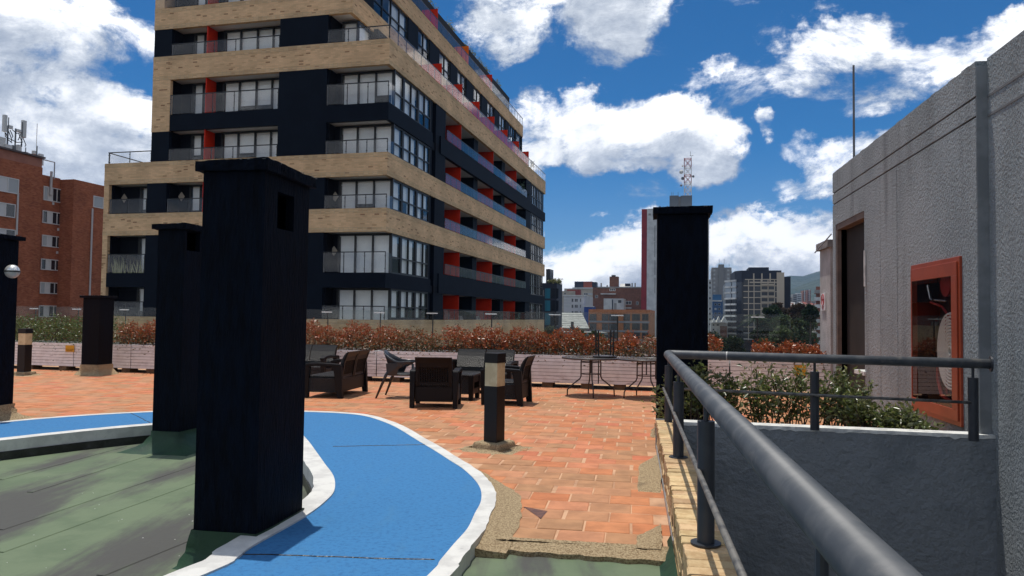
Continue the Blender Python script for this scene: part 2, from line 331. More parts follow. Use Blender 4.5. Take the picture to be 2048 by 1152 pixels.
# ------------------------------------------------------------------ mesh helpers
class MB:
    def __init__(s): s.v = []; s.f = []; s.m = []
    def add(s, vs, fs, m=0):
        k = len(s.v); s.v += [tuple(x) for x in vs]; s.f += [tuple(k + i for i in f) for f in fs]; s.m += [m] * len(fs); return s
    def box(s, x0, y0, z0, x1, y1, z1, m=0):
        if x0 > x1: x0, x1 = x1, x0
        if y0 > y1: y0, y1 = y1, y0
        if z0 > z1: z0, z1 = z1, z0
        return s.add([(x0, y0, z0), (x1, y0, z0), (x1, y1, z0), (x0, y1, z0), (x0, y0, z1), (x1, y0, z1), (x1, y1, z1), (x0, y1, z1)],
                     [(0, 3, 2, 1), (4, 5, 6, 7), (0, 1, 5, 4), (1, 2, 6, 5), (2, 3, 7, 6), (3, 0, 4, 7)], m)
    def hexa(s, p, m=0):  # 8 corners, bottom then top
        return s.add(p, [(0, 3, 2, 1), (4, 5, 6, 7), (0, 1, 5, 4), (1, 2, 6, 5), (2, 3, 7, 6), (3, 0, 4, 7)], m)
    def prism(s, poly, z0, z1, m=0, ms=None):
        n = len(poly); tri = tessellate_polygon([[Vector((p[0], p[1], 0)) for p in poly]])
        vs = [(p[0], p[1], z0) for p in poly] + [(p[0], p[1], z1) for p in poly]
        a = sum(poly[i][0] * poly[(i + 1) % n][1] - poly[(i + 1) % n][0] * poly[i][1] for i in range(n))
        fs = []
        for t in tri:
            q = [poly[i] for i in t]; ar = (q[1][0] - q[0][0]) * (q[2][1] - q[0][1]) - (q[1][1] - q[0][1]) * (q[2][0] - q[0][0])
            t = t if ar > 0 else t[::-1]
            fs.append(tuple(i + n for i in t)); fs.append(tuple(t[::-1]))
        k = len(s.v); s.add(vs, fs, m)
        sd = [(i, (i + 1) % n, n + (i + 1) % n, n + i) if a > 0 else ((i + 1) % n, i, n + i, n + (i + 1) % n) for i in range(n)]
        s.f += [tuple(k + i for i in f) for f in sd]; s.m += [m if ms is None else ms] * n
        return s
    def tube(s, pts, r, n=10, m=0, cap=True, flat=1.):
        pts = [Vector(p) for p in pts]; rs = r if isinstance(r, (list, tuple)) else [r] * len(pts)
        rings = []; prev = None
        for i, p in enumerate(pts):
            t = (pts[min(i + 1, len(pts) - 1)] - pts[max(i - 1, 0)]).normalized()
            if prev is None:
                a = Vector((0, 0, 1)) if abs(t.z) < .9 else Vector((1, 0, 0))
                x = t.cross(a).normalized()
            else:
                x = (prev - t * prev.dot(t)).normalized()
            prev = x; y = t.cross(x)
            rings.append([p + (x * math.cos(2 * math.pi * k / n) + y * math.sin(2 * math.pi * k / n) * flat) * rs[i] for k in range(n)])
        vs = [q for rg in rings for q in rg]; fs = []
        for i in range(len(rings) - 1):
            for k in range(n):
                a = i * n + k; b = i * n + (k + 1) % n; fs.append((a, b, b + n, a + n))
        if cap: fs.append(tuple(range(n))[::-1]); fs.append(tuple((len(rings) - 1) * n + k for k in range(n)))
        return s.add(vs, fs, m)
    def lathe(s, prof, c=(0, 0, 0), n=20, m=0, axis='Z'):
        vs = []; fs = []
        for (r, z) in prof:
            for k in range(n):
                a = 2 * math.pi * k / n; p = (r * math.cos(a), r * math.sin(a), z)
                if axis == 'X': p = (p[2], p[0], p[1])
                if axis == 'Y': p = (p[0], p[2], p[1])
                vs.append((p[0] + c[0], p[1] + c[1], p[2] + c[2]))
        for i in range(len(prof) - 1):
            for k in range(n): a = i * n + k; b = i * n + (k + 1) % n; fs.append((a, b, b + n, a + n))
        fs.append(tuple(range(n))[::-1]); fs.append(tuple((len(prof) - 1) * n + k for k in range(n)))
        return s.add(vs, fs, m)
    def strip(s, prof, x0, x1, m=0):  # closed (y, z) outline pushed along x
        n = len(prof); vs = [(x0, p[0], p[1]) for p in prof] + [(x1, p[0], p[1]) for p in prof]
        tri = tessellate_polygon([[Vector((p[0], p[1], 0)) for p in prof]])
        fs = [(i, (i + 1) % n, n + (i + 1) % n, n + i) for i in range(n)] + [tuple(t) for t in tri] + [tuple(i + n for i in t[::-1]) for t in tri]
        return s.add(vs, fs, m)
    def mesh(s, name, mats, smooth=False):
        me = bpy.data.meshes.new(name); me.from_pydata(s.v, [], s.f)
        for x in (mats if isinstance(mats, (list, tuple)) else [mats]):
            if x: me.materials.append(x)
        if any(s.m): me.polygons.foreach_set('material_index', s.m)
        if smooth: me.polygons.foreach_set('use_smooth', [True] * len(me.polygons))
        me.update()
        bm = bmesh.new(); bm.from_mesh(me); bmesh.ops.recalc_face_normals(bm, faces=bm.faces); bm.to_mesh(me); bm.free()
        return me
    def build(s, name, mats, parent=None, smooth=False, bevel=0., loc=None, angle=None):
        o = bpy.data.objects.new(name, s.mesh(name, mats, smooth)); COL.objects.link(o)
        if parent: o.parent = parent
        if loc is not None: o.location = loc
        if bevel:
            b = o.modifiers.new('bevel', 'BEVEL'); b.width = bevel; b.segments = 2; b.limit_method = 'ANGLE'; b.angle_limit = math.radians(40)
        if smooth and angle:
            e_ = o.modifiers.new('edge', 'EDGE_SPLIT'); e_.split_angle = math.radians(angle)
        return o


def tag(o, label=None, cat=None, group=None, kind=None):
    if label: o['label'] = label
    if cat: o['category'] = cat
    if group: o['group'] = group
    if kind: o['kind'] = kind
    return o
def thing(name, label, cat, loc=(0, 0, 0), rz=0., group=None):
    o = bpy.data.objects.new(name, None); COL.objects.link(o); o.location = loc; o.rotation_euler = (0, 0, rz); o.empty_display_size = .2
    return tag(o, label, cat, group)
def inst(name, me, parent=None, loc=(0, 0, 0), rz=0., scale=None):
    o = bpy.data.objects.new(name, me); COL.objects.link(o); o.parent = parent; o.location = loc; o.rotation_euler = (0, 0, rz)
    if scale: o.scale = scale
    return o
def copy_tree(o, parent=None):
    c = o.copy(); COL.objects.link(c); c.parent = parent
    for ch in o.children: copy_tree(ch, c)
    return c
def text(body, size, mat, parent, loc, rot, name='lettering', ext=.001, align='CENTER'):
    cu = bpy.data.curves.new(name, 'FONT'); cu.body = body; cu.size = size; cu.align_x = align; cu.align_y = 'CENTER'; cu.extrude = ext
    cu.materials.append(mat); o = bpy.data.objects.new(name, cu); COL.objects.link(o)
    bpy.context.view_layer.update(); me = bpy.data.meshes.new_from_object(o.evaluated_get(bpy.context.evaluated_depsgraph_get()))
    bpy.data.objects.remove(o); me.materials.clear(); me.materials.append(mat)
    o = bpy.data.objects.new(name, me); COL.objects.link(o); o.parent = parent; o.location = loc; o.rotation_euler = rot
    return o


NR = np.random.default_rng(5)
def leaf_mesh(name, pos, size, mat, aspect=.42, up=.3, fold=.25, outward=None, rng=NR):
    n = len(pos); pos = np.asarray(pos, float)
    a = rng.normal(size=(n, 3)); a[:, 2] = a[:, 2] * .7 + up
    if outward is not None: a += outward
    a /= np.linalg.norm(a, axis=1)[:, None]
    b = np.cross(a, rng.normal(size=(n, 3))); b /= np.linalg.norm(b, axis=1)[:, None]
    c = np.cross(a, b); s = (size * rng.uniform(.6, 1.25, n))[:, None]
    p0 = pos; p2 = pos + a * s
    pl = pos + a * s * .48 + b * s * aspect * .5 + c * s * fold * .5
    pr = pos + a * s * .48 - b * s * aspect * .5 + c * s * fold * .5
    v = np.stack([p0, pl, p2, pr], 1).reshape(-1, 3)
    me = bpy.data.meshes.new(name); k = np.arange(n) * 4
    faces = np.concatenate([np.stack([k, k + 2, k + 1], 1), np.stack([k, k + 3, k + 2], 1)])
    me.vertices.add(len(v)); me.vertices.foreach_set('co', v.ravel())
    me.loops.add(len(faces) * 3); me.loops.foreach_set('vertex_index', faces.ravel().astype(np.int32))
    me.polygons.add(len(faces)); me.polygons.foreach_set('loop_start', (np.arange(len(faces)) * 3).astype(np.int32))
    me.update(calc_edges=True); me.materials.append(mat); return me
def link(name, me, parent=None, loc=(0, 0, 0)):
    return inst(name, me, parent, loc)
# ------------------------------------------------------------------ setting: ground, terrace, path
def smooth_line(pts, n=4):
    out = []
    for i in range(len(pts) - 1):
        p0 = pts[max(i - 1, 0)]; p1 = pts[i]; p2 = pts[i + 1]; p3 = pts[min(i + 2, len(pts) - 1)]
        for k in range(n):
            t = k / n
            out.append(tuple(.5 * (2 * p1[j] + (p2[j] - p0[j]) * t + (2 * p0[j] - 5 * p1[j] + 4 * p2[j] - p3[j]) * t * t + (3 * p1[j] - p0[j] - 3 * p2[j] + p3[j]) * t ** 3) for j in (0, 1)))
    out.append(tuple(pts[-1])); return out
def gp(l, z=0.): return [tuple(G(x, y, z)[:2]) for x, y in l]


TZ = .035                                   # top of the painted path
ZG = -.165                                  # green roof
o_out = gp([(-420, 897), (-200, 868), (0, 843.5), (150, 831), (305, 822.5), (450, 819.5), (614, 822), (697, 825.5), (744, 831), (783, 842.5), (814, 856), (850, 877), (892, 901), (923, 920), (948, 935), (970, 953), (985, 970), (992, 986), (992, 1006), (982, 1029), (970, 1059), (944, 1092), (920, 1124), (900, 1152)], TZ)
o_out += [(-.62, 2.9), (-.98, 1.6), (-1.25, 0.), (-1.4, -1.5)]
o_in = gp([(-420, 922), (-200, 899), (0, 878), (150, 862), (304, 848), (420, 843), (520, 846), (590, 862), (613, 879.5), (633, 906), (650, 930), (667, 954), (669.5, 980), (656, 1000), (612, 1034), (506, 1094), (475, 1118), (410, 1152)], TZ)
o_in += [(-2.25, 2.5), (-2.75, 1.2), (-3.1, 0.), (-3.3, -1.5)]
PO = smooth_line(o_out); PI = smooth_line(o_in)
def offs(line, d):
    out = []
    for i, p in enumerate(line):
        a = Vector(line[max(i - 1, 0)]); b = Vector(line[min(i + 1, len(line) - 1)]); t = (b - a).normalized()
        out.append((p[0] - t.y * d, p[1] + t.x * d))
    return out
WB = .115
PO_b = offs(PO, -WB)                         # blue starts a hand's width inside the outer edge
PI_g = offs(PI, -.17)                        # inner kerb, towards the green roof
path = MB().prism(PO_b + PI[::-1], -.3, TZ).build('blue_path', bluem); tag(path, kind='structure')
def wobble(line, amp, seed):
    r = random.Random(seed); return [(p[0] + r.uniform(-amp, amp), p[1] + r.uniform(-amp, amp)) for p in line]
e1 = MB().prism(wobble(PO, .006, 1) + PO_b[::-1], -.3, TZ + .004).build('white_edge', whitep, path)
e2 = MB().prism(PI + wobble(PI_g, .008, 2)[::-1], -.09, TZ + .012).build('kerb', whitep, path, bevel=.012)
MB().prism(offs(PI, -.06) + wobble(offs(PI_g, -.012), .006, 3)[::-1], -.3, -.075).build('membrane_upstand', blackm, path)
# joints in the path
for (xa, ya, xb, yb) in ((872, 889, 667, 893), (870, 1120, 470, 1108), (262, 826, 302, 847)):
    a = G(xa, ya, TZ); b = G(xb, yb, TZ); mid = [(a + (b - a) * k / 12 + Vector((rnd.uniform(-.008, .008), rnd.uniform(-.008, .008), -.0022))) for k in range(13)]
    MB().tube(mid, .007, 5).build('path_joint', blackm, path)

street = MB().box(-5500, -880, -17.4, 5500, 5350, -17).build('street_ground', M('street_asphalt', (.06, .06, .062), .9, (.05, .065, .04), vs=.02)); tag(street, kind='structure')
roof = MB().prism([(-16, -5), (1.12, -5), (1.12, 9.2), (-2, 12.5), (-16, 12.5)], -.5, ZG).build('green_roof', greenm); tag(roof, kind='structure')
strip_ = MB().prism([(-1.6, -5), (1.12, -5), (1.14, 5.2), (-.4, 5.2), (-.4, 4.4), (-.75, 2.5), (-1.3, .5)], -.3, -.055).build('green_walkway', greenm); tag(strip_, kind='structure')
# seams of the roofing felt
for (xa, ya, xb, yb) in ((0, 870 + 235, 390, 965), (0, 1060, 390, 930), (60, 985, 330, 900), (200, 1152, 390, 1075), (0, 960, 250, 893)):
    a = G(xa, ya, ZG); b = G(xb, yb, ZG); t = (b - a).normalized(); p = t.cross(Vector((0, 0, 1))) * .03
    MB().hexa([a - p, b - p, b + p, a + p, a - p * .8 + Vector((0, 0, .006)), b - p * .8 + Vector((0, 0, .006)), b + p * .8 + Vector((0, 0, .006)), a + p * .8 + Vector((0, 0, .006))]).build('felt_seam', greenm, roof)

# terrace of clay tiles
D1 = Vector((.163, 1, 0)).normalized(); E1 = Vector((D1.y, -D1.x, 0))
pl_a = Vector((-11.04, 18.22, 0)); pl_d = (Vector((2.74, 14.81, 0)) - pl_a).normalized()
def planter_pt(x, off=0.): t = (x - pl_a.x) / pl_d.x; p = pl_a + pl_d * t; n = Vector((-pl_d.y, pl_d.x, 0)); return p + n * off
near_y = 4.78
TW, TD, GAP = .315, .262, .011
org = Vector((*G(1160, 1086)[:2], 0)); org0 = org.copy(); org = org + D1 * (TD / 2)
def wall_x(D): return 1.6 - .163 * (8.25 - D)
i0 = min(range(len(PO)), key=lambda i: abs(PO[i][1] - near_y) + (0 if PO[i][1] < 7 and PO[i][0] > -1 else 99))
edge_near = PO[:i0 + 1]
fl = [(p[0], p[1]) for p in edge_near] + [(PO[i0][0] + .0, org0.y + (PO[i0][0] - org0.x) * E1.y / E1.x + .0), (wall_x(near_y) - .0, org0.y + (wall_x(near_y) - org0.x) * E1.y / E1.x), (wall_x(8.25), 8.2), (1.75, 8.35), (4.9, 7.55), (6.2, 14.2), tuple(planter_pt(6, 1.6)[:2]), tuple(planter_pt(-24, 1.6)[:2]), (-24, PO[0][1])]
floor = MB().prism(fl, -.3, -.0005).build('terrace_floor', grout); tag(floor, kind='structure')
def inside(p, poly):
    c = False; n = len(poly); j = n - 1
    for i in range(n):
        if (poly[i][1] > p[1]) != (poly[j][1] > p[1]) and p[0] < (poly[j][0] - poly[i][0]) * (p[1] - poly[i][1]) / (poly[j][1] - poly[i][1]) + poly[i][0]: c = not c
        j = i
    return c
cands = []
for r in range(0, 62):
    for c in range(-85, 30):
        p = org + D1 * (r * TD) + E1 * ((c + (.5 if r % 2 else 0) + rnd.uniform(-.04, .04)) * TW)
        if not inside((p.x, p.y), fl) or p.y > planter_pt(p.x)[1] - .02: continue
        v = p - CO; dep = v.dot(CF); px = 1024 + F * v.dot(CR) / dep; py = 576 - F * v.dot(CU) / dep
        vis = -60 < px < 1320 and py < 1110
        cands.append((0 if vis else 1, dep, p, r))
cands.sort(key=lambda q: (q[0], q[1]))
def tile_mesh(k, mat):
    r = random.Random(k); w, d = (TW - GAP) / 2, (TD - GAP) / 2; b = .006
    w -= r.uniform(0, .003); d -= r.uniform(0, .003); h = .004 + r.uniform(-.001, .001)
    mb = MB(); c = [(-w, -d), (w, -d), (w, d), (-w, d)]; c2 = [(x * (1 - b / w), y * (1 - b / d)) for x, y in c]
    mb.add([(x, y, -.015) for x, y in c] + [(x, y, h - .004) for x, y in c] + [(x, y, h) for x, y in c2],
           [(0, 1, 5, 4), (1, 2, 6, 5), (2, 3, 7, 6), (3, 0, 4, 7), (4, 5, 9, 8), (5, 6, 10, 9), (6, 7, 11, 10), (7, 4, 8, 11), (8, 9, 10, 11)])
    return mb
tm1 = tile_mat('clay_tile', False); tm2 = tile_mat('clay_tile_field', True)
tmesh = [tile_mesh(k, tm1).mesh('tile', tm1) for k in range(5)]
az = -math.atan2(D1.x, D1.y)
for i, (_, _, p, r) in enumerate(cands[:300]):
    o = inst('tile', tmesh[i % 5], floor, (p.x, p.y, rnd.uniform(-.0015, .0025)), az + rnd.uniform(-.012, .012))
    o.rotation_euler[0] = rnd.uniform(-.004, .004); o.rotation_euler[1] = rnd.uniform(-.004, .004)
fm = MB(); ca, sa = math.cos(az), math.sin(az); protos = [tile_mesh(k, tm2) for k in range(5)]
for i, (_, _, p, r) in enumerate(cands[300:]):
    q = protos[i % 5]; dz = rnd.uniform(-.0015, .0025); ja = rnd.uniform(-.012, .012); c2, s2 = math.cos(az + ja), math.sin(az + ja)
    fm.add([(p.x + x * c2 - y * s2, p.y + x * s2 + y * c2, z + dz) for x, y, z in q.v], q.f)
tag(fm.build('tile_field', tm2, floor), kind='stuff')

# aggregate skirts: along the path edge, along the near end of the tiles, a patch at the brick wall
def ramp(name, inner, outer, zi, zo, parent, mat, seed, jitter=.012, rows=4):
    r = random.Random(seed); n = len(inner); mb = MB(); vs = []; fs = []
    for k in range(rows + 1):
        t = k / rows
        for i in range(n):
            a_, b_ = (zi[i] if isinstance(zi, list) else zi), (zo[i] if isinstance(zo, list) else zo)
            z = a_ + (b_ - a_) * (1 - (1 - t) ** 1.4 if a_ > b_ else t * t)
            j = jitter if 0 < k else 0
            vs.append((inner[i][0] + (outer[i][0] - inner[i][0]) * t + r.uniform(-j, j), inner[i][1] + (outer[i][1] - inner[i][1]) * t + r.uniform(-j, j), z + (r.uniform(-.003, .003) if 0 < k < rows else 0)))
    for k in range(rows):
        for i in range(n - 1): a = k * n + i; fs.append((a, a + 1, a + n + 1, a + n))
    # turn the open ends and the outer edge down so that nothing floats
    base = len(vs)
    ring = [k * n for k in range(rows + 1)] + [rows * n + i for i in range(1, n)] + [k * n + n - 1 for k in range(rows - 1, -1, -1)]
    for q in ring: vs.append((vs[q][0], vs[q][1], vs[q][2] - .09))
    for i in range(len(ring) - 1): fs.append((ring[i], ring[i + 1], base + i + 1, base + i))
    return mb.add(vs, fs).build(name, mat, parent, smooth=True, angle=50)
j0 = min(range(len(PO)), key=lambda i: abs(PO[i][1] - 7.1) + (0 if PO[i][0] > -1.2 else 99)); j1 = min(range(len(PO)), key=lambda i: abs(PO[i][1] - 4.64) + (0 if PO[i][0] > -1.0 and PO[i][1] < 7 else 99))
seg = PO[j0:j1 + 1]; nseg = len(seg)
wid = [.02 + .18 * min(1, 2.0 * i / nseg) + .006 * math.sin(i * 1.9) + .010 * math.sin(i * .63) for i in range(nseg)]
segi = offs(seg, -.02)
sego = [(a[0] + (b[0] - a[0]) * w, a[1] + (b[1] - a[1]) * w) for a, b, w in zip(seg, offs(seg, 1.), wid)]
bx = wall_x(4.75); nn = 26
def near_edge(x): return org0.y + (x - org0.x) * E1.y / E1.x
drop = [max(0., min(1., (near_edge(q[0]) + .02 - q[1]) / .12)) for q in sego]
ramp('aggregate_skirt', segi, sego, [TZ - .004 - .03 * k for k in drop], [.0085 - .03 * k for k in drop], floor, agg, 3, jitter=.006)
ax = min(sego, key=lambda q: abs(q[1] - near_edge(q[0])))[0] - .035
li = [(ax + (bx - ax) * i / (nn - 1), near_edge(ax + (bx - ax) * i / (nn - 1)) + .012 + (.003 if i % 2 else -.003)) for i in range(nn)]
lo = [(x - .02, y - .165 - .02 * i / nn + .012 * math.sin(i * 1.3)) for i, (x, y) in enumerate(li)]
ramp('aggregate_skirt', li, lo, .0075, -.026, floor, agg, 4, jitter=.006)
def patch(pxs, rise, seed):
    q = [Vector((*p_, 0)) for p_ in gp(pxs, 0)]; r = random.Random(seed); n = 10; vs = []; fs = []
    for i in range(n + 1):
        for j in range(n + 1):
            u, v = i / n, j / n
            p_ = (q[0].lerp(q[1], v)).lerp(q[3].lerp(q[2], v), u); e_ = u > .99 or v < .01 or v > .99
            vs.append((p_.x + r.uniform(-.006, .006), p_.y + r.uniform(-.006, .006), .001 if e_ else .0085 + rise * (1 - u) ** 2.5 * math.sin(math.pi * v) ** .5 + r.uniform(-.001, .001)))
    fs = [(i * (n + 1) + j, (i + 1) * (n + 1) + j, (i + 1) * (n + 1) + j + 1, i * (n + 1) + j + 1) for i in range(n) for j in range(n)]
    MB().add(vs, fs).build('aggregate_patch', agg, floor, smooth=True)
patch([(1322, 905), (1323, 988), (1274, 986), (1275, 931)], .035, 5)
patch([(1322, 1052), (1324, 1099), (1270, 1096), (1271, 1073)], .04, 9)
# dark broken corner of one tile, roofing grit and fallen leaves
q = [G(*p_, .006) for p_ in ((1047, 1013), (1095, 1022), (1082, 1037), (1068, 1028))]
MB().add([tuple(p_) for p_ in q], [(0, 1, 2, 3)]).build('broken_tile_corner', M('tile_burn', (.10, .055, .05), .9, (.17, .08, .06), vs=18), floor)
mb = MB()
for k in range(22):
    p_ = G(rnd.uniform(0, 390), rnd.uniform(905, 1140), ZG + .004); s_ = rnd.uniform(.003, .008); a_ = rnd.uniform(0, 3)
    mb.add([(p_.x + s_ * math.cos(a_ + t), p_.y + s_ * math.sin(a_ + t), p_.z) for t in (0, 1.4, 3.1, 4.4)], [(0, 1, 2, 3)])
tag(mb.build('paint_flakes', whitep, roof), kind='stuff')
# green flashing turned up against the brick wall
ramp('membrane_upstand', [(wall_x(y) - .008, y) for y in np.linspace(-1, 4.9, 14)], [(wall_x(y) - .10, y) for y in np.linspace(-1, 4.75, 14)], .03, -.054, roof, greenf, 6, .006)

# ------------------------------------------------------------------ hills
def ridge(name, prof, D, mat, seed):
    r = random.Random(seed); mb = MB(); cols = []
    xs = np.linspace(-700, 2800, 130)
    px = [p[0] for p in prof]; py = [p[1] for p in prof]
    rows = 14; vs = []
    for x in xs:
        y = float(np.interp(x, px, py)) + 3 * math.sin(x * .043 + seed) + 2 * math.sin(x * .11) + r.uniform(-1, 1)
        top = V(float(x), y, D)
        for k in range(rows):
            t = k / (rows - 1); dd = D * (.62 + .38 * t)
            p = top - CO; q = CO + p * (dd / D)
            z = -17 + (top.z + 17) * (t ** 1.25) + (r.uniform(-1, 1) * .02 * D * t * (1 - t))
            vs.append((q.x, q.y, z))
    fs = [(i * rows + k, (i + 1) * rows + k, (i + 1) * rows + k + 1, i * rows + k + 1) for i in range(len(xs) - 1) for k in range(rows - 1)]
    return tag(mb.add(vs, fs).build(name, mat, smooth=True), kind='structure')
hillm = M('forested_hill', (.022, .045, .024), .95, (.045, .065, .035), vs=.006, vdet=9, bump=1., bs=.02, bdist=40, bdet=8)
ridge('far_hills', [(-1200, 600), (900, 606), (1400, 590), (1540, 560), (1580, 551), (1640, 545), (1800, 500), (2200, 470), (3300, 560)], 4200, hillm, 2)
ridge('near_hills', [(-1200, 626), (1300, 626), (1500, 612), (1560, 592), (1600, 572), (1640, 558), (1800, 520), (2300, 500), (3300, 590)], 2900, hillm, 5)
# ------------------------------------------------------------------ the navy and brick apartment building
BA = math.atan(.244)
BX = Vector((math.cos(BA), -math.sin(BA), 0)); BY = Vector((math.sin(BA), math.cos(BA), 0))
BC = V(769, 632, 37.5); BC.z = 0
apt = thing('apartment_building', 'navy and buff brick apartment building with red balcony dividers and stepped back top floors', 'apartment building', BC, -BA)


class Face:
    def __init__(s, kind, plane): s.k = kind; s.p = plane
    def box(s, mb, u0, u1, w0, w1, z0, z1, m=0):
        if s.k == 'F': return mb.box(u0, s.p - w1, z0, u1, s.p - w0, z1, m)
        return mb.box(s.p + w0, u0, z0, s.p + w1, u1, z1, m)


def window(face, u0, u1, z0, z1, us, zs, root=apt, blind=None, fr=.075, mul=.06, fm=blackal, gm=glassw, depth=.1):
    """frame with mullions; every pane and every roller blind is a piece of its own"""
    mb = MB()
    face.box(mb, u0, u1, -depth, .02, z1 - fr, z1); face.box(mb, u0, u1, -depth, .02, z0, z0 + fr)
    face.box(mb, u0, u0 + fr, -depth, .02, z0 + fr, z1 - fr); face.box(mb, u1 - fr, u1, -depth, .02, z0 + fr, z1 - fr)
    U = [u0 + fr] + [u0 + (u1 - u0) * t for t in us] + [u1 - fr]; Z = [z0 + fr] + [z0 + (z1 - z0) * t for t in zs] + [z1 - fr]
    for u in U[1:-1]: face.box(mb, u - mul / 2, u + mul / 2, -depth, .015, z0 + fr, z1 - fr)
    for z in Z[1:-1]:
        for a, b in zip(U[:-1], U[1:]): face.box(mb, a + (mul / 2 if a != U[0] else 0), b - (mul / 2 if b != U[-1] else 0), -depth + .005, .01, z - mul / 2, z + mul / 2)
    w = mb.build('window', fm, root)
    for i, (a, b) in enumerate(zip(U[:-1], U[1:])):
        for c, d in zip(Z[:-1], Z[1:]):
            q = MB(); face.box(q, a, b, -.05, -.04, c, d); q.build('pane', gm, w)
        if blind:
            t = blind() if callable(blind) else blind
            if t > .04:
                q = MB(); face.box(q, a + .03, b - .03, -.19, -.16, z1 - fr - t * (z1 - z0 - 2 * fr), z1 - fr); q.build('blind', blindm, w)
    return w


def railing(face, u0, u1, z0, h, pitch=1.15, root=apt, name='balcony_railing', gm=glassb, off=.02, rail=True, w=0.):
    mb = MB(); n = max(1, round((u1 - u0) / pitch)); st = (u1 - u0) / n
    if rail: face.box(mb, u0, u1, w - off - .025, w - off + .025, z0 + h, z0 + h + .045)
    for i in range(n + 1):
        u = min(max(u0 + st * i, u0 + .02), u1 - .02); face.box(mb, u - .018, u + .018, w - off - .03, w - off - .002, z0, z0 + h)
        for zz in (z0 + .18 * h, z0 + .82 * h): face.box(mb, u - .045, u + .045, w - off + .000, w - off + .012, zz - .015, zz + .015)
    r = mb.build(name, blackal, root)
    for i in range(n):
        q = MB(); face.box(q, u0 + st * i + .015, u0 + st * (i + 1) - .015, w - off + .014, w - off + .024, z0 + .04, z0 + h - .01); q.build('glass_panel', gm, r)
    return r


def part(name, mat, *boxes):
    mb = MB()
    for b in boxes: mb.box(*b)
    return mb.build(name, mat, apt)
XL, XU, DEEP, YB = -16.9, -13.95, 1.75, 40.9
FF = Face('F', 0.); RF = Face('R', 0.); FW = Face('F', .9)
HEADS = [2.82, 5.66, 8.5, 11.34, 14.17, 17.0, 19.85]
# core of the building and its floors
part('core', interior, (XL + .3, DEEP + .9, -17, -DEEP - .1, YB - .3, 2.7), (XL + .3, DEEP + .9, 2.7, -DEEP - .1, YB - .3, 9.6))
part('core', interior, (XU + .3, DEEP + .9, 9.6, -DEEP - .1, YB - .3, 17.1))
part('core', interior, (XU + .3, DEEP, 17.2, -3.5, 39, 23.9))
part('lower_wall', navyb, (XL, .35, -17, -.3, YB, -.45))
for i, z in enumerate(HEADS):
    x0 = XL + .1 if i < 3 else XU + .1; x1 = -.12 if i < 5 else -2.2
    part('floor_slab', soffit, (x0, .1, z + .012, x1, YB - .1 if i < 5 else 39.2, z + .3))
# parapet bands: (z0, z1, left x, material, plane shift)
def band(z0, z1, xl, xr, y1, mat, sold=True):
    b = part('parapet_band', mat, (xl, 0, z0, xr, .22, z1), (xr - .22, .22, z0, xr, y1, z1))
    if sold:
        mb = MB()
        for za, zb in ((z1 - .24, z1 + .004), (z0 - .004, z0 + .24)):
            mb.box(xl - .004, -.006, za, xr + .006, .1, zb); mb.box(xr - .1, .1, za, xr + .006, y1 + .004, zb)
        mb.build('soldier_course', buffs, b)
    return b
band(-.45, 1.19, XL, 0, YB, buff)
band(5.64, 6.84, XL, 0, YB, buff); band(8.48, 9.66, XL, 0, YB, buff); band(14.15, 15.46, XU, 0, YB, buff)
band(16.98, 18.14, XU, -2.1, 39.3, buff); band(19.83, 20.98, -6.5, -2.1, 39.3, buff)
part('parapet_band', buff, (XU, 0, 19.83, -6.5, .22, 20.98))
# low navy bands
part('parapet_band', navyb, (XL, 0.01, 2.80, -.0, .2, 3.57), (-.2, .2, 2.80, 0, 6.6, 3.57))
part('parapet_band', navyb, (XU + 1.15, 0.01, 11.32, -.0, .2, 12.2), (-.2, .2, 11.32, 0, 6.6, 12.2))
part('parapet_band', navyb, (-.2, 7.9, 2.80, .06, 33.9, 3.99)); part('parapet_band', navyb, (-.2, 7.9, 11.28, .06, 33.9, 12.36))
part('parapet_band', navyb, (-.2, 33.92, 2.80, 0, YB, 3.57)); part('parapet_band', navyb, (-.2, 33.92, 11.32, 0, YB, 12.2))
# brick end walls on the left
part('brick_pier', buff, (XU, 0.004, 11.3, XU + 1.13, 1.4, 14.16)); part('brick_pier', buff, (XU, 1.4, 9.66, XU + .25, YB, 19.83))
part('brick_pier', buff, (XL, 0.004, 1.19, XL + .32, YB, 5.64)); part('brick_pier', buff, (XL, 0.004, 6.84, XL + .32, YB, 8.48))
part('brick_pier', buff, (XU, 0.004, 18.14, XU + .6, 1.4, 19.83))
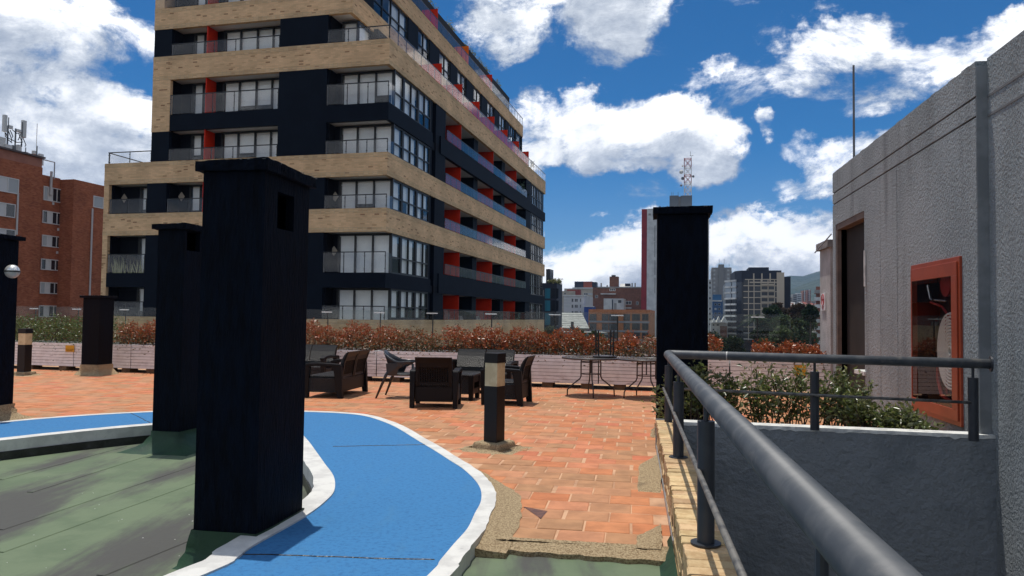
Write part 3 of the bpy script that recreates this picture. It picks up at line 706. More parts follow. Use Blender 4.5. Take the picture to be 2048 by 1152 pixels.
# storeys
ST = [(1.19, 2.80), (3.57, 5.64), (6.84, 8.48), (9.66, 11.32), (12.2, 14.15), (15.46, 16.98), (18.14, 19.83)]
FL = [0.2, 3.12, 5.96, 8.8, 11.64, 14.47, 17.3]
rb = random.Random(11)
def bl(): return rb.choice([.97, .97, .97, .55, .45, .97, .0, .62])
def blr(): return rb.choice([.97, .97, .97, .97, .6, .5, .97])
for k, ((za, zb), fl_) in enumerate(zip(ST, FL)):
    low = k < 3; top = HEADS[k] - .02
    if k == 6: xr = -2.1
    elif k == 5: xr = -2.1
    else: xr = 0.
    # solid navy panels between the balconies of the front
    part('navy_panel', navyb, (-6.22, .012, za - .02, -3.45, 1.6, zb + .02))
    if low:
        part('navy_panel', navyb, (-14.12, .012, za - .02, -12.88, 1.6, zb + .02))
        part('balcony_side_wall', navyd, (XL + .33, .2, fl_, XL + .42, 1.5, top))
        window(FW, -15.3, -14.13, fl_, top, [.53], [], blind=lambda: rb.choice([.45, .5, .97]))
        part('balcony_side_wall', navyd, (XL + .42, .86, fl_, -15.31, 1.2, top))
        railing(FF, XL + .4, -14.13, za, 1.0 if za == 3.57 else .78, 1.15)
    else:
        if k in (3, 5): part('navy_panel', navyb, (XU + .02, .012, za - .02, -12.82, 1.6, zb + .02))
    # middle bay with a red divider
    part('balcony_side_wall', navyd, (-12.86, .2, fl_, -12.78, 1.5, top), (-12.78, .87, fl_, -12.1, 1.2, top))
    dv = part('balcony_divider', redp, (-10.66, .06, za - .4, -10.60, .9, zb - .01))
    window(FW, -12.1, -10.75, fl_, top, [.5], [], blind=bl)
    part('balcony_side_wall', navyd, (-10.75, .93, fl_, -10.2, 1.2, top))
    window(FW, -10.2, -6.23, fl_, top, [.26, .52, .76], [], blind=bl)
    hh = {3.57: 1.02, 12.2: 1.05}.get(za, .62)
    if k < 6: railing(FF, -12.8, -6.23, za, hh if not low or za == 3.57 else .72, 1.35)
    # right-hand bay running round the corner
    part('balcony_side_wall', navyd, (-3.44, .2, fl_, -3.36, 1.5, top))
    if k < 5:
        window(FW, -3.1, -.12, fl_, top, [.33, .66], [], blind=blr, fr=.09)
        part('balcony_side_wall', navyd, (-3.36, .88, fl_, -3.1, 1.2, top))
        railing(FF, -3.44, -.01, za, hh if za in (3.57, 12.2) else .66, 1.15)
        q = MB(); RF.box(q, .1, .86, -.035, -.022, za + .03, za + (hh if za in (3.57, 12.2) else .66)); q.build('glass_panel', glassb, apt)
        z0 = za + .0
        cells = [.30, .42] if k != 1 and k != 3 else [.33, .42]
        R1 = Face('R', -.1)
        window(R1, .9, 2.22, z0, top, [], [cells[1]], blind=blr, fr=.09)
        window(R1, 2.26, 4.4, z0, top, [.5], [cells[1]], blind=blr, fr=.09)
        window(R1, 4.44, 6.44, z0, top, [.58] if k % 2 else [.5], [cells[1]], blind=blr, fr=.09)
        part('corner_post', blackal, (-.11, .82, fl_, -.02, .9, top))
        part('navy_panel', navyb, (-1.2, 6.46, za - .03, -.06, 6.62, zb + .03)); part('balcony_side_wall', navyd, (-1.9, 6.62, za - 1., -.9, 7.2, zb))
        part('navy_panel', navyb, (-1.6, 7.2, za - .4, -.03 if k % 2 == 0 else -.02, 9.0, zb + .01))
        # long balconies with three red dividers
        for yd in (12.3, 20.5, 28.2): part('balcony_divider', redp, (-1.55, yd - .05, za - .55, -.06, yd, zb - .005))
        part('back_wall', navyd, (-1.7, 9.0, za - .9, -1.58, 34.1, zb))
        for (ya, yb_) in ((9.3, 11.6), (13.0, 15.2), (17.4, 19.8), (21.2, 23.3), (25.3, 27.4), (29.0, 31.6)):
            q = MB(); q.box(-1.585, ya, za - .7, -1.57, yb_, zb - .1); q.build('pane', glassw, apt)
        for ya in (16.05, 24.0): part('navy_panel', navyb, (-1.6, ya, za - .4, -.3, ya + 1.05, zb + .01))
        part('navy_panel', navyb, (-1.6, 31.95, za - .4, -.03, 34.05, zb + .01))
        zr = {3.57: 3.99, 12.2: 12.36}.get(za, za)
        railing(RF, 9.05, 31.9, zr, .62, 1.14, w=.0 if zr == za else .05)
        R2 = Face('R', -.1)
        window(R2, 34.1, 37.2, z0, top, [.25, .5, .75], [.42], blind=.97, fr=.09); window(R2, 37.25, 40.3, z0, top, [.25, .5, .75], [.42], blind=.97, fr=.09)
        q = MB(); RF.box(q, 40.35, 40.85, -.035, -.022, za + .03, za + .66); q.build('glass_panel', glassb, apt)
for z in HEADS[:5]: part('navy_panel', navyd, (-.13, 6.62, z - .05, -.10, 7.22, z + .4), (-.95, 6.62, z - .06, -.13, 7.22, z), (-.14, 7.22, z - .08, -.031, 7.93, z + .6))
# fifth floor terrace on the brick band
window(FW, -3.1, -2.2, 14.47, 16.9, [], [], blind=.8); R5 = Face('R', -2.2)
window(R5, 1.0, 4.2, 14.47, 16.95, [.5], [], blind=.6)
part('back_wall', buff, (-2.4, 4.22, 14.47, -2.2, 39.2, 16.98))
railing(FF, -3.44, -.02, 15.46, .66, 1.15); railing(RF, .05, YB - .1, 15.46, .72, 1.14)
for yd in (8.87, 13.1, 17.3, 21.5, 25.75, 29.95, 34.1): part('terrace_divider', redp, (-2.2, yd - .05, 14.47, -.3, yd, 17.15))
# sixth floor: windows and navy panels on the set back wall
R6 = Face('R', -2.2); ys = [(2.7, 7.75, 4), (9.5, 11.6, 2), (13.6, 16.0, 2), (17.7, 19.9, 2), (21.9, 24.1, 2), (26.0, 28.2, 2), (30.0, 32.3, 2), (33.6, 36.2, 3), (36.6, 38.9, 3)]
py = .1
for (a, b, n) in ys:
    part('navy_panel', navyb, (-2.5, py, 18.12, -2.14, a - .01, 19.85)); window(R6, a, b, 18.14, 19.83, [i / n for i in range(1, n)], [.42], blind=lambda: rb.choice([0, 0, .3, .97, .5]), fr=.09); py = b + .01
part('navy_panel', navyb, (-2.5, py, 18.12, -2.14, 39.2, 19.85))
railing(Face('F', 0.), XU + .1, -2.15, 18.14, .62, 1.35)
railing(Face('R', -2.1), .1, 39.2, 20.98, .72, 1.14); railing(FF, -6.4, -2.15, 20.98, .62, 1.3)
part('roof_storey_wall', buff, (-3.95, 1.5, 20.98, -3.7, 37.3, 24.05), (-10, 1.5, 20.98, -3.95, 1.75, 24.05))
part('floor_slab', soffit, (-10, .25, 20.3, -2.3, 39.1, 20.6))
for yd in (13.7, 21.0, 28.1): part('terrace_divider', orgp if yd == 21.0 else redp, (-3.7, yd - .05, 20.6, -2.35, yd, 22.75))
# plants trailing over the roof edge
n = 2600; ps = np.stack([NR.normal(-3.75, .12, n), NR.uniform(2, 37, n), 24.05 + np.abs(NR.normal(0, .13, n)) * NR.choice([1, 1, 1.8], n)], 1)
keep = (np.sin(ps[:, 1] * 1.3) + np.sin(ps[:, 1] * .47 + 1)) > -.5
roofleaf = leaf_mat('roof_planting', [(.08, .10, .03), (.16, .17, .06), (.24, .22, .10)])
link('roof_planting', leaf_mesh('roof_planting', ps[keep], .16, roofleaf), apt)
# railing of the roof terrace on the lower left wing
LT = Face('F', .1); railing(LT, XL + .12, XU - .05, 9.66, .62, 1.5)
lt = Face('R', XL + .14); railing(lt, .2, 5., 9.66, .62, 2.3)
# balcony decoration: tiles hung on the side walls and potted grass
for (u, z) in ((XL + .62, 7.85), (-12.55, 7.85), (-3.26, 4.75), (-3.26, 7.6)):
    q = MB(); cx = u; q.hexa([(cx, .84, z - .26), (cx + .2, .84, z), (cx, .84, z + .26), (cx - .2, .84, z), (cx, .81, z - .26), (cx + .2, .81, z), (cx, .81, z + .26), (cx - .2, .81, z)])
    q.build('wall_ornament', M('ornament_tile', (.42, .36, .28), .7), apt)
gr = []
for i in range(46): gr.append((rb.uniform(XL + .6, -14.3), rb.uniform(.12, .3)))
mb = MB()
for (x, y) in gr:
    h = rb.uniform(.5, 1.05); dx = rb.uniform(-.25, .25); mb.add([(x - .03, y, 3.55), (x + .03, y, 3.55), (x + dx * .5 + .015, y, 3.55 + h * .6), (x + dx, y, 3.55 + h)], [(0, 1, 2), (0, 2, 3)])
tag(mb.build('potted_grass', leaf_mat('dry_grass_blades', [(.30, .32, .14), (.42, .40, .2)]), apt), kind='stuff')
# balcony furniture glimpsed behind the rails, and a potted plant at the far end
pl = NR.normal(size=(260, 3)) * (.22, .5, .32) + (-.5, 31.3, 12.9)
link('balcony_plant', leaf_mesh('balcony_plant', pl, .3, leaf_mat('balcony_leaf', [(.02, .05, .02), (.05, .09, .03)])), apt)
pl = NR.normal(size=(120, 3)) * (.12, .3, .16) + (-.6, 36.9, 16.5)
link('balcony_plant', leaf_mesh('balcony_plant', pl, .22, leaf_mat('pale_leaf', [(.35, .36, .24), (.5, .48, .35)])), apt)
for (y, z, w) in ((11.2, 3.2, 1.1), (14.0, 3.2, .9), (17.3, 3.2, 1.2), (22.4, 3.2, .8), (15.2, .5, .9), (19.5, .5, 1.0)):
    q = MB(); q.box(-.9, y, z, -.3, y + w, z + .45); q.hexa([(-.95, y, z + .45), (-.8, y, z + .45), (-.8, y + w, z + .45), (-.95, y + w, z + .45), (-1.1, y, z + .95), (-1.0, y, z + .95), (-1.0, y + w, z + .95), (-1.1, y + w, z + .95)])
    q.build('balcony_chair', M('pale_cushion', (.5, .47, .45), .8), apt)
# ------------------------------------------------------------------ vent shafts (dark columns)
def skirt(mb, x0, y0, x1, y1, z0, z1, fl, m=0, n=6, r=None):
    """splayed flashing round a rectangular foot"""
    r = r or random.Random(1); rings = []
    per = []
    for (ax, ay, bx, by) in ((x0, y0, x1, y0), (x1, y0, x1, y1), (x1, y1, x0, y1), (x0, y1, x0, y0)):
        for k in range(5): per.append((ax + (bx - ax) * k / 5, ay + (by - ay) * k / 5))
    cx, cy = (x0 + x1) / 2, (y0 + y1) / 2
    vs = []; 
    for i in range(n + 1):
        t = i / n; e = .012 + fl * (t ** 2.6); z = z1 + (z0 - z1) * (1 - (1 - t) ** 1.15)
        for (x, y) in per:
            dx = (x - cx); dy = (y - cy); sx = max(-1, min(1, dx / ((x1 - x0) / 2))); sy = max(-1, min(1, dy / ((y1 - y0) / 2)))
            ex = sx if abs(sx) > .99 else sx * .8; ey = sy if abs(sy) > .99 else sy * .8
            j = r.uniform(-.006, .006) * (1 + 3 * t)
            vs.append((x + ex * e + j, y + ey * e + j, z + (r.uniform(-.006, .006) if 0 < i < n else 0)))
    m_ = len(per); fs = [(i * m_ + k, i * m_ + (k + 1) % m_, (i + 1) * m_ + (k + 1) % m_, (i + 1) * m_ + k) for i in range(n) for k in range(m_)]
    mb.add(vs, fs, m)


def shaft(label, corner, w, d, zb, zt, cap_h, cap_o, fl, fz, fmat, vents, mat=colm, slope=math.atan(.18)):
    """corner = foot of the near right edge; local x runs left (negative), y away"""
    t = thing('vent_shaft', label, 'vent shaft', (corner[0], corner[1], 0), -slope)
    mb = MB()
    ops = {v[0]: v for v in vents}
    ct = zt - cap_h
    if not vents: mb.box(-w, 0, zb, 0, d, ct)
    else:
        zo = vents[0][3]; z1 = vents[0][4]
        mb.box(-w, 0, zb, 0, d, zo); mb.box(-w, 0, z1, 0, d, ct)
        th = .06
        # corner piers round the openings
        rs = next((v for v in vents if v[0] == 'R'), None); fs = next((v for v in vents if v[0] == 'F'), None)
        if rs: mb.box(-th, 0, zo, 0, rs[1], z1); mb.box(-th, rs[2], zo, 0, d, z1)
        else: mb.box(-th, 0, zo, 0, d, z1)
        if fs: mb.box(-w, 0, zo, fs[1], th, z1); mb.box(fs[2], 0, zo, -th, th, z1)
        else: mb.box(-w, 0, zo, -th, th, z1)
        mb.box(-w, th, zo, -w + th, d, z1); mb.box(-w + th, d - th, zo, -th, d, z1)
    mb.build('shaft', mat, t, bevel=0 if vents else .012)
    if vents:
        q = MB(); q.box(-w + .07, .07, vents[0][3] + .004, -.12, d - .07, vents[0][4] - .004); q.build('vent_shade_block', voidm, t)  # solid black block stands in for the unlit hollow
    c = MB(); o = cap_o; n = 8
    # slightly uneven cap with a drip below
    rr = random.Random(int(abs(corner[0]) * 100))
    c.hexa([(-w - o, -o, ct), (o, -o, ct), (o, d + o, ct), (-w - o, d + o, ct), (-w - o * 1.1, -o * 1.1, zt - .012), (o * 1.1, -o * 1.1, zt), (o * 1.1, d + o * 1.1, zt - .008), (-w - o * 1.1, d + o * 1.1, zt - .004)])
    cp = c.build('cap', mat, t)
    sd = cp.modifiers.new('cut', 'SUBSURF'); sd.subdivision_type = 'SIMPLE'; sd.levels = sd.render_levels = 4
    tx = bpy.data.textures.get('rough_cap') or bpy.data.textures.new('rough_cap', 'CLOUDS'); tx.noise_scale = .07
    dm = cp.modifiers.new('rough', 'DISPLACE'); dm.texture = tx; dm.strength = .022; dm.mid_level = .5
    ch = MB()
    for k in range(20):      # bare chips along the cap edges and the near corner
        side = rr.random(); x, y = (rr.uniform(-w - o, o), -o * 1.1) if side < .5 else (o * 1.1, rr.uniform(-o, d + o)); z = zt - .006
        e_ = rr.uniform(.002, .006); ch.box(x - e_ * rr.uniform(.6, 2), y - e_ * .6, z - e_, x + e_ * rr.uniform(.6, 2), y + e_ * .6, z + e_ * .7)
    tag(ch.build('paint_chips', M('bare_chip', (.16, .155, .15), .95), t), kind='stuff')
    s = MB(); skirt(s, -w, 0, 0, d, zb, fz, fl, r=rr); s.build('flashing', fmat, t, smooth=True)
    return t


shaft('tallest dark navy vent shaft in the foreground beside the kerb of the blue path', (-1.565, 4.70), .427, .63, ZG - .02, 2.40, .075, .034, .11, .06, greenf, [('R', .17, .40, 1.98, 2.22)])
shaft('navy vent shaft half hidden behind the tallest foreground one, green skirt at its foot', (-3.80, 8.67), .345, .62, ZG - .02, 2.46, .07, .05, .34, .055, greenf, [('R', .04, .30, 2.15, 2.38)])
p = Vector((-6.66, 0, 0))
ls = shaft('navy vent shaft at the left edge carrying a round wall lamp', (p.x, 9.35), .5, .6, -.02, 2.41, .06, .05, .2, .2, agg, [])
p = V(211, 640, 17.0)
shaft('short squat blackish vent shaft standing in front of the white planter', (p.x, 16.75), .43, .46, -.02, 1.79, .06, .05, .12, .24, agg, [], mat=columnblk)
p = V(1414, 640, 9.0)
shaft('navy vent shaft behind the railing corner with no opening', (p.x, 8.95), .60, .5, -.02, 2.78, .09, .045, .1, .1, agg, [])

lp = V(24.5, 543, 9.62)
lt = thing('wall_lamp', 'round chrome and glass bulkhead lamp on the navy shaft at the left edge', 'wall lamp', lp)
prof = [(.088 * math.cos(a), .088 * math.sin(a)) for a in np.linspace(.02, math.pi / 2 - .01, 9)]
MB().lathe(prof, n=24).build('lamp_hood', chrome, lt, smooth=True)
MB().lathe([(r, -z) for r, z in prof], n=24).build('lamp_glass', M('lamp_glass', (.42, .40, .36), .15, spec=.6), lt, smooth=True)
MB().lathe([(.091, -.008), (.091, .008)], n=24).build('lamp_ring', M('dark_ring', (.03, .03, .03), .4), lt)
MB().box(-.07, -.02, -.02, .0, .02, .02).build('bracket', galv, lt)

# ------------------------------------------------------------------ bollard lights
def bollard(label, loc, rz, w=.17, h=1.03, plinth=True):
    t = thing('bollard_light', label, 'bollard light', loc, rz, 'bollard lights')
    a = w / 2
    MB().box(-a * .96, -a * .96, .05, a * .96, a * .96, h * .655).build('post', bollm, t, bevel=.004)
    MB().box(-a * .93, -a * .93, h * .656, a * .93, a * .93, h * .899).build('diffuser', opal, t, bevel=.004)
    MB().box(-a, -a, h * .90, a, a, h).build('cap', bollm, t, bevel=.004)
    q = MB(); q.hexa([(-.185, -.185, -.02), (.185, -.185, -.02), (.185, .185, -.02), (-.185, .185, -.02), (-.165, -.16, .085), (.16, -.165, .08), (.165, .16, .09), (-.16, .165, .085)]); 
    b = q.build('base', agg, t, bevel=.02)
    s = MB(); skirt(s, -.19, -.19, .19, .19, .002, .03, .12); s.build('base_skirt', agg, t, smooth=True)
    return t
gpt = G(988, 898); bollard('black bollard light with a cream diffuser standing alone on the clay tiles before the armchairs', (gpt.x, gpt.y, 0), -.55)
gpt = V(50, 690, 16.6); bollard('black bollard light with a cream diffuser beside the left edge navy shaft', (gpt.x, gpt.y, 0), -.2, .2)

# ------------------------------------------------------------------ brick parapet of the stairwell
bw = thing('brick_wall', 'low buff brick wall with a coping of bricks on edge beside the stairwell', 'wall', (0, 0, 0))
ZC = .32; CW = .215
WD = Vector((.163, 1, 0)).normalized(); WN = Vector((WD.y, -WD.x, 0))   # WN points to the stairwell
w0 = Vector((wall_x(8.25), 8.25, 0))
def wp(s, n, z): p = w0 - WD * s + WN * n; return (p.x, p.y, z)        # s = distance back from the far end
LEN = 8.6
MB().hexa([wp(LEN, .012, -3), wp(LEN, CW - .012, -3), wp(0, CW - .012, -3), wp(0, .012, -3), wp(LEN, .012, ZC - .012), wp(LEN, CW - .012, ZC - .012), wp(0, CW - .012, ZC - .012), wp(0, .012, ZC - .012)]).build('core', mortarm, bw)
BT = .116
def brick_piece(l, w, h, seed, m):
    r = random.Random(seed); b = .006; mb = MB()
    x, y, z = l / 2, w / 2, h / 2
    j = lambda: r.uniform(-.0035, .0035)
    c = [(sx * (x - b) + j(), sy * (y - b) + j()) for sx, sy in ((-1, -1), (1, -1), (1, 1), (-1, 1))]; o = [(sx * x + j(), sy * y + j()) for sx, sy in ((-1, -1), (1, -1), (1, 1), (-1, 1))]
    mb.add([(*q, -z) for q in o] + [(*q, z - b) for q in o] + [(*q, z) for q in c], [(0, 1, 5, 4), (1, 2, 6, 5), (2, 3, 7, 6), (3, 0, 4, 7), (4, 5, 9, 8), (5, 6, 10, 9), (6, 7, 11, 10), (7, 4, 8, 11), (8, 9, 10, 11)])
    return mb.mesh('brick', m)
cb = [brick_piece(CW + .008, BT - .011, .075, 60 + k, copingb) for k in range(5)]
waz = math.atan2(WN.y, WN.x)
for i in range(int(LEN / BT)):
    s = .05 + BT * (i + .5); q = wp(s, CW / 2 - .004 + rnd.uniform(-.006, .006), ZC - .0375 + rnd.uniform(-.004, .004))
    o = inst('brick', cb[i % 5], bw, q, waz + rnd.uniform(-.015, .015)); o.rotation_euler[0] = rnd.uniform(-.02, .02)
sb = [brick_piece(.238, .05, .068, 80 + k, copingb) for k in range(5)]
rows = 6; nrow = 24
for r_ in range(rows):
    for i in range(nrow):
        s = .14 + (i + (.5 if r_ % 2 else 0)) * .25
        z = ZC - .078 - .04 - r_ * .078
        q = wp(s, .024 + rnd.uniform(-.004, .004), z)
        inst('brick', sb[(i + r_) % 5], bw, q, math.atan2(WD.y, WD.x) + rnd.uniform(-.012, .012))
MB().hexa([wp(.02, -.012, -.1), wp(.02, CW, -.1), wp(-.02, CW, -.1), wp(-.02, -.012, -.1), wp(.02, -.012, ZC + .006), wp(.02, CW, ZC + .006), wp(-.02, CW, ZC + .006), wp(-.02, -.012, ZC + .006)]).build('end_flashing', galv, bw)
MB().hexa([wp(3.6, -.008, -.012), wp(3.6, .002, -.012), wp(.02, .002, -.012), wp(.02, -.008, -.012), wp(3.6, -.008, .05), wp(3.6, .002, .05), wp(.02, .002, .05), wp(.02, -.008, .05)]).build('base_flashing', galv, bw)

# low rendered wall of the stairwell, at right angles
lw = thing('retaining_wall', 'low dark grey rendered wall with a white painted top below the far rail', 'wall')
ra = Vector((wall_x(8.25) + .03, 8.13, 0)); rbv = Vector((4.80, 7.38, 0)); rd = (rbv - ra).normalized(); rn = Vector((-rd.y, rd.x, 0))
def rp(t, n, z): p = ra + rd * t + rn * n; return (p.x, p.y, z)
RL = (rbv - ra).length
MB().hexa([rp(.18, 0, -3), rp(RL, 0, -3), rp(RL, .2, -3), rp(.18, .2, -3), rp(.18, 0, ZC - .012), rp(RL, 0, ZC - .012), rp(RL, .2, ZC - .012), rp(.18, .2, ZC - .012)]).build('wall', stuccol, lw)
cm = MB(); n = 60; top = []
for i in range(n):
    a, b = .18 + (RL - .18) * i / n, .18 + (RL - .18) * (i + 1) / n
    top.append((a, b))
rr = random.Random(4); ys = [-.004 - abs(rr.gauss(0, .004)) for _ in range(n + 1)]; zs = [ZC - .03 - abs(rr.gauss(0, .008)) for _ in range(n + 1)]
for i, (a, b) in enumerate(top):
    cm.hexa([rp(a, ys[i], zs[i]), rp(b, ys[i + 1], zs[i + 1]), rp(b, .21, ZC - .03), rp(a, .21, ZC - .03), rp(a, ys[i] + .006, ZC), rp(b, ys[i + 1] + .006, ZC), rp(b, .205, ZC), rp(a, .205, ZC)])
cm.build('painted_top', concretet, lw)
st = MB().prism([(wall_x(-1.5) + .1, -1.5), (4.7, -1.5), (4.85, 7.4), (wall_x(8.2), 8.2)], -3.2, -2.9).build('stairwell_floor', M('dark_concrete', (.10, .10, .10), .9)); tag(st, kind='structure')

# ------------------------------------------------------------------ grey rendered building
WA = Vector((4.66, 7.5, 0)); WBp = Vector((5.74, 13.4, 0)); wd = (WBp - WA).normalized(); GA = math.atan2(wd.x, wd.y)
gb = thing('stair_building', 'grey roughcast building with grooves, a dark doorway and a red hose cabinet', 'building', WA, -GA)   # local y away along the wall, local x into the building
WL = (WBp - WA).length; ZT = 4.06
cab = (.37, 1.86, .33, 2.12); door = (4.0, 5.80, -.1, 3.12)
def onwall(px, py):
    q = PL(px, py, WA, Vector((-wd.y, wd.x, 0))) - WA; return q.dot(wd), q.z
g1, g2 = 3.70, 3.50
mb = MB(); T = .35
gv = (2.46, 3.2)
mb.box(0, 0, g1 + .012, T, WL, ZT); mb.box(0, 0, g2 + .012, T, WL, g1 - .012)
ys_ = [0, gv[0], gv[1], WL]
top_z = g2 - .012
# field pieces around the two openings
mb.box(0, 0, -.1, T, cab[0], top_z); mb.box(0, cab[0], cab[3], T, cab[1], top_z); mb.box(0, cab[0], -.1, T, cab[1], cab[2]); mb.box(0, cab[1], -.1, T, gv[0] - .008, top_z)
mb.box(0, gv[0] + .008, -.1, T, gv[1] - .008, top_z); mb.box(0, gv[1] + .008, -.1, T, door[0], top_z); mb.box(0, door[0], door[3], T, door[1], top_z); mb.box(0, door[1], -.1, T, WL, top_z)
mb.build('wall', stucco, gb)
MB().box(.018, .01, -.1, .02, cab[0], 3.9).box(.018, cab[1], -.1, .3, door[0], 3.6).box(.018, .01, g2 - .03, .3, WL - .01, g1 + .03).build('groove_backing', M('groove_grey', (.17, .17, .17), .9), gb)
MB().box(T, .2, -.1, 6, WL - .02, ZT - .15).build('core', M('inner_grey', (.08, .08, .08), .9), gb)
# rough top edge
mt = MB(); rr = random.Random(8)
for i in range(34):
    a, b = WL * i / 34, WL * (i + 1) / 34; h = rr.uniform(.0, .012); mt.box(.004, a, ZT - .001, .3, b, ZT + .004 + h)
mt.build('coping', stucco, gb)
# near part, one step back
MB().box(.11, -9, -3.2, .5, -.002, ZT + .03 - .0).build('near_wall', stucco, gb)
nb = MB().box(.105, -9, g1 - .012, .12, -.004, g1 + .012).box(.105, -9, g2 - .012, .12, -.004, g2 + .012).build('groove_backing', M('groove_grey', (.17,) * 3), gb)
MB().box(.004, -.012, -1, .115, .0, ZT - .05).build('corner_return', M('smooth_grey_render', (.26, .27, .275), .9, (.2, .21, .215), vs=3), gb)
# doorway
MB().box(.01, door[1] - .09, door[2], .3, door[1], door[3]).box(.01, door[0], door[3] - .10, .3, door[1] - .09, door[3]).box(.12, door[0], door[2], .3, door[0] + .08, door[3] - .1).build('door_frame', doorframe, gb)
MB().box(.075, door[1] - .115, door[2], .158, door[1] - .091, door[3] - .101).build('shade_panel', voidm, gb)  # black panel on the far jamb, painted shade of the opening
dr = MB().box(.16, door[0] + .08, door[2], .20, door[1] - .117, door[3] - .101).build('door_leaf', doorm, gb)
MB().box(.145, door[0] + .35, door[2] + 1.0, .159, door[0] + .38, door[2] + 1.16).build('door_handle', steel, dr)
MB().box(-.03, door[0] - .06, .60, .28, door[0] + .5, .66).build('sill', concretet, gb)
MB().box(-.025, door[0] - .1, 1.95, -.004, door[0] - .05, 2.5).build('conduit', concretet, gb)
MB().tube([(-.02, 6.02, 2.98), (-.12, 6.9, 2.72)], .012, 6).build('drain_spout', galv, gb)
# lightning rod
q = onwall(1690, 318); rod = thing('lightning_rod', 'thin upright metal rod on the roof edge of the grey building', 'rod', WA + wd * 5.3 + Vector((.2, 0, ZT)))
MB().tube([(0, 0, -.05), (0, 0, 1.75)], [.02, .018], 8).build('rod', M('rod_grey', (.12, .12, .125), .5), rod)
MB().box(-.05, -.1, -.02, .12, .1, .03).build('bracket', M('rod_dark', (.03, .03, .03), .5), rod)

# hose cabinet (set in the wall; its own thing)
hc = thing('fire_hose_cabinet', 'orange red fire hose cabinet with a glass door set in the grey wall', 'hose cabinet', WA, -GA)
a, b, c, d = cab
MB().box(-.025, a, d - .10, .03, b, d).box(-.025, a, c, .03, b, c + .10).box(-.025, a, c + .1, .03, a + .11, d - .1).box(-.025, b - .05, c + .1, .03, b, d - .1).build('outer_frame', orangecab, hc, bevel=.004)
MB().box(-.04, a + .05, d - .2, -.026, b - .03, d - .05).box(-.04, a + .05, c + .05, -.026, b - .03, c + .17).box(-.04, a + .05, c + .17, -.026, a + .2, d - .2).box(-.04, b - .06, c + .17, -.026, b - .03, d - .2).build('door', orangecab, hc, bevel=.004)
cabin = M('cabinet_inside', (.035, .012, .011), .6)
MB().box(.28, a, c, .30, b, d).box(.03, a, c, .28, a + .01, d).box(.03, b - .01, c, .28, b, d).box(.03, a, d - .01, .28, b, d).box(.03, a, c, .28, b, c + .01).build('inner_box', cabin, hc)
MB().box(-.034, a + .2, c + .17, -.030, b - .06, d - .2).build('pane', glass_mat('cabinet_glass', (.86, .84, .82), .9, 1.42), hc)
hz, hy = 1.10, .86
co = MB()
for k in range(11):   # flat wound hose, loops of canvas
    r_ = .05 + .036 * k
    pts = [(.06 + .0 * k, hy + r_ * .86 * math.cos(t), hz + r_ * 1.02 * math.sin(t) - .0) for t in np.linspace(0, 2 * math.pi, 33)]
    co.tube(pts, .0165, 6, cap=False)
hose = co.build('hose_coil', hosem, hc, smooth=True)
rack = MB(); rack.tube([(.06, 1.45, 1.66), (.06, 1.1, 1.6), (.06, .7, 1.38), (.06, .5, 1.1)], .014, 6); rack.tube([(.06, .98, 1.5), (.06, .98, .62)], .012, 6); rack.build('hose_rack', hosered, hc)
MB().lathe([(.02, -.09), (.15, -.09), (.15, -.07), (.09, -.06), (.09, .05), (.15, .06), (.15, .08), (.02, .08)], (.15, 1.0, 1.86), 20, axis='X').build('hose_reel', hosered, hc, smooth=True, angle=35)
MB().tube([(.05, 1.35, 1.68), (.05, 1.42, 1.70), (.05, 1.5, 1.86)], .016, 6).tube([(.05, 1.30, 1.68), (.05, .95, 1.66)], .011, 6).build('nozzle', steel, hc)
MB().tube([(.1, 1.35, 1.0), (.1, 1.35, .75), (.1, 1.25, .58), (.1, .62, .47)], .02, 7).build('standpipe', hosered, hc)
MB().lathe([(.09, -.03), (.09, .03)], (.1, .78, .52), 16, axis='X').build('valve_wheel', hosered, hc)

# low pillar beyond the grey building with the no-smoking sign
pp = V(1661, 640, 14.0)
pr = thing('rendered_pillar', 'narrow pale rendered pillar with a chipped cap left of the dark doorway', 'pillar', (pp.x, 14.0, 0), -GA)
MB().box(0, 0, -.1, .55, .86, 2.80).build('pillar', M('pale_roughcast', (.50, .46, .44), .9, (.40, .37, .35), vs=2, bump=1., bs=45, bdist=.02), pr)
cp = MB().box(-.06, -.06, 2.80, .6, .93, 2.94).build('cap', M('weathered_cap', (.28, .25, .235), .9, (.16, .145, .14), vs=6, bump=.8, bs=20), pr)
MB().tube([(.06, -.02, 2.82), (.2, -.03, 2.62), (.29, -.03, 2.3), (.27, -.03, 1.7), (.30, -.03, 1.2)], .012, 5).tube([(.33, -.03, 2.86), (.33, -.03, .0)], .022, 6).build('cable', M('black_cable', (.01, .01, .01), .5), pr)
sgp = Vector((pp.x, 14.0, 0)) + Vector((math.sin(GA), math.cos(GA), 0)) * .52; sg = Vector((sgp.x, sgp.y, V(1645, 604, sgp.y).z))
sn = thing('no_smoking_sign', 'small white no smoking sign with a red ring on the pale pillar', 'sign', (sg.x, sg.y, sg.z), -(math.pi / 2 + GA))
MB().box(-.17, -.022, -.165, .17, -.002, .165).build('plate', whites, sn)
MB().tube([(.105 * math.cos(t), -.024, .04 + .105 * math.sin(t)) for t in np.linspace(0, 2 * math.pi, 25)], .009, 6, cap=False).tube([(-.07, -.024, .11), (.07, -.024, -.03)], .010, 6).build('ring', redprint, sn)
MB().box(-.065, -.028, .03, .07, -.0225, .055).build('cigarette_mark', M('print_black', (.03, .02, .02), .6), sn)
text('PROHIBIDO\nFUMAR', .036, redprint, sn, (0, -.0235, -.115), (math.pi / 2, 0, 0))

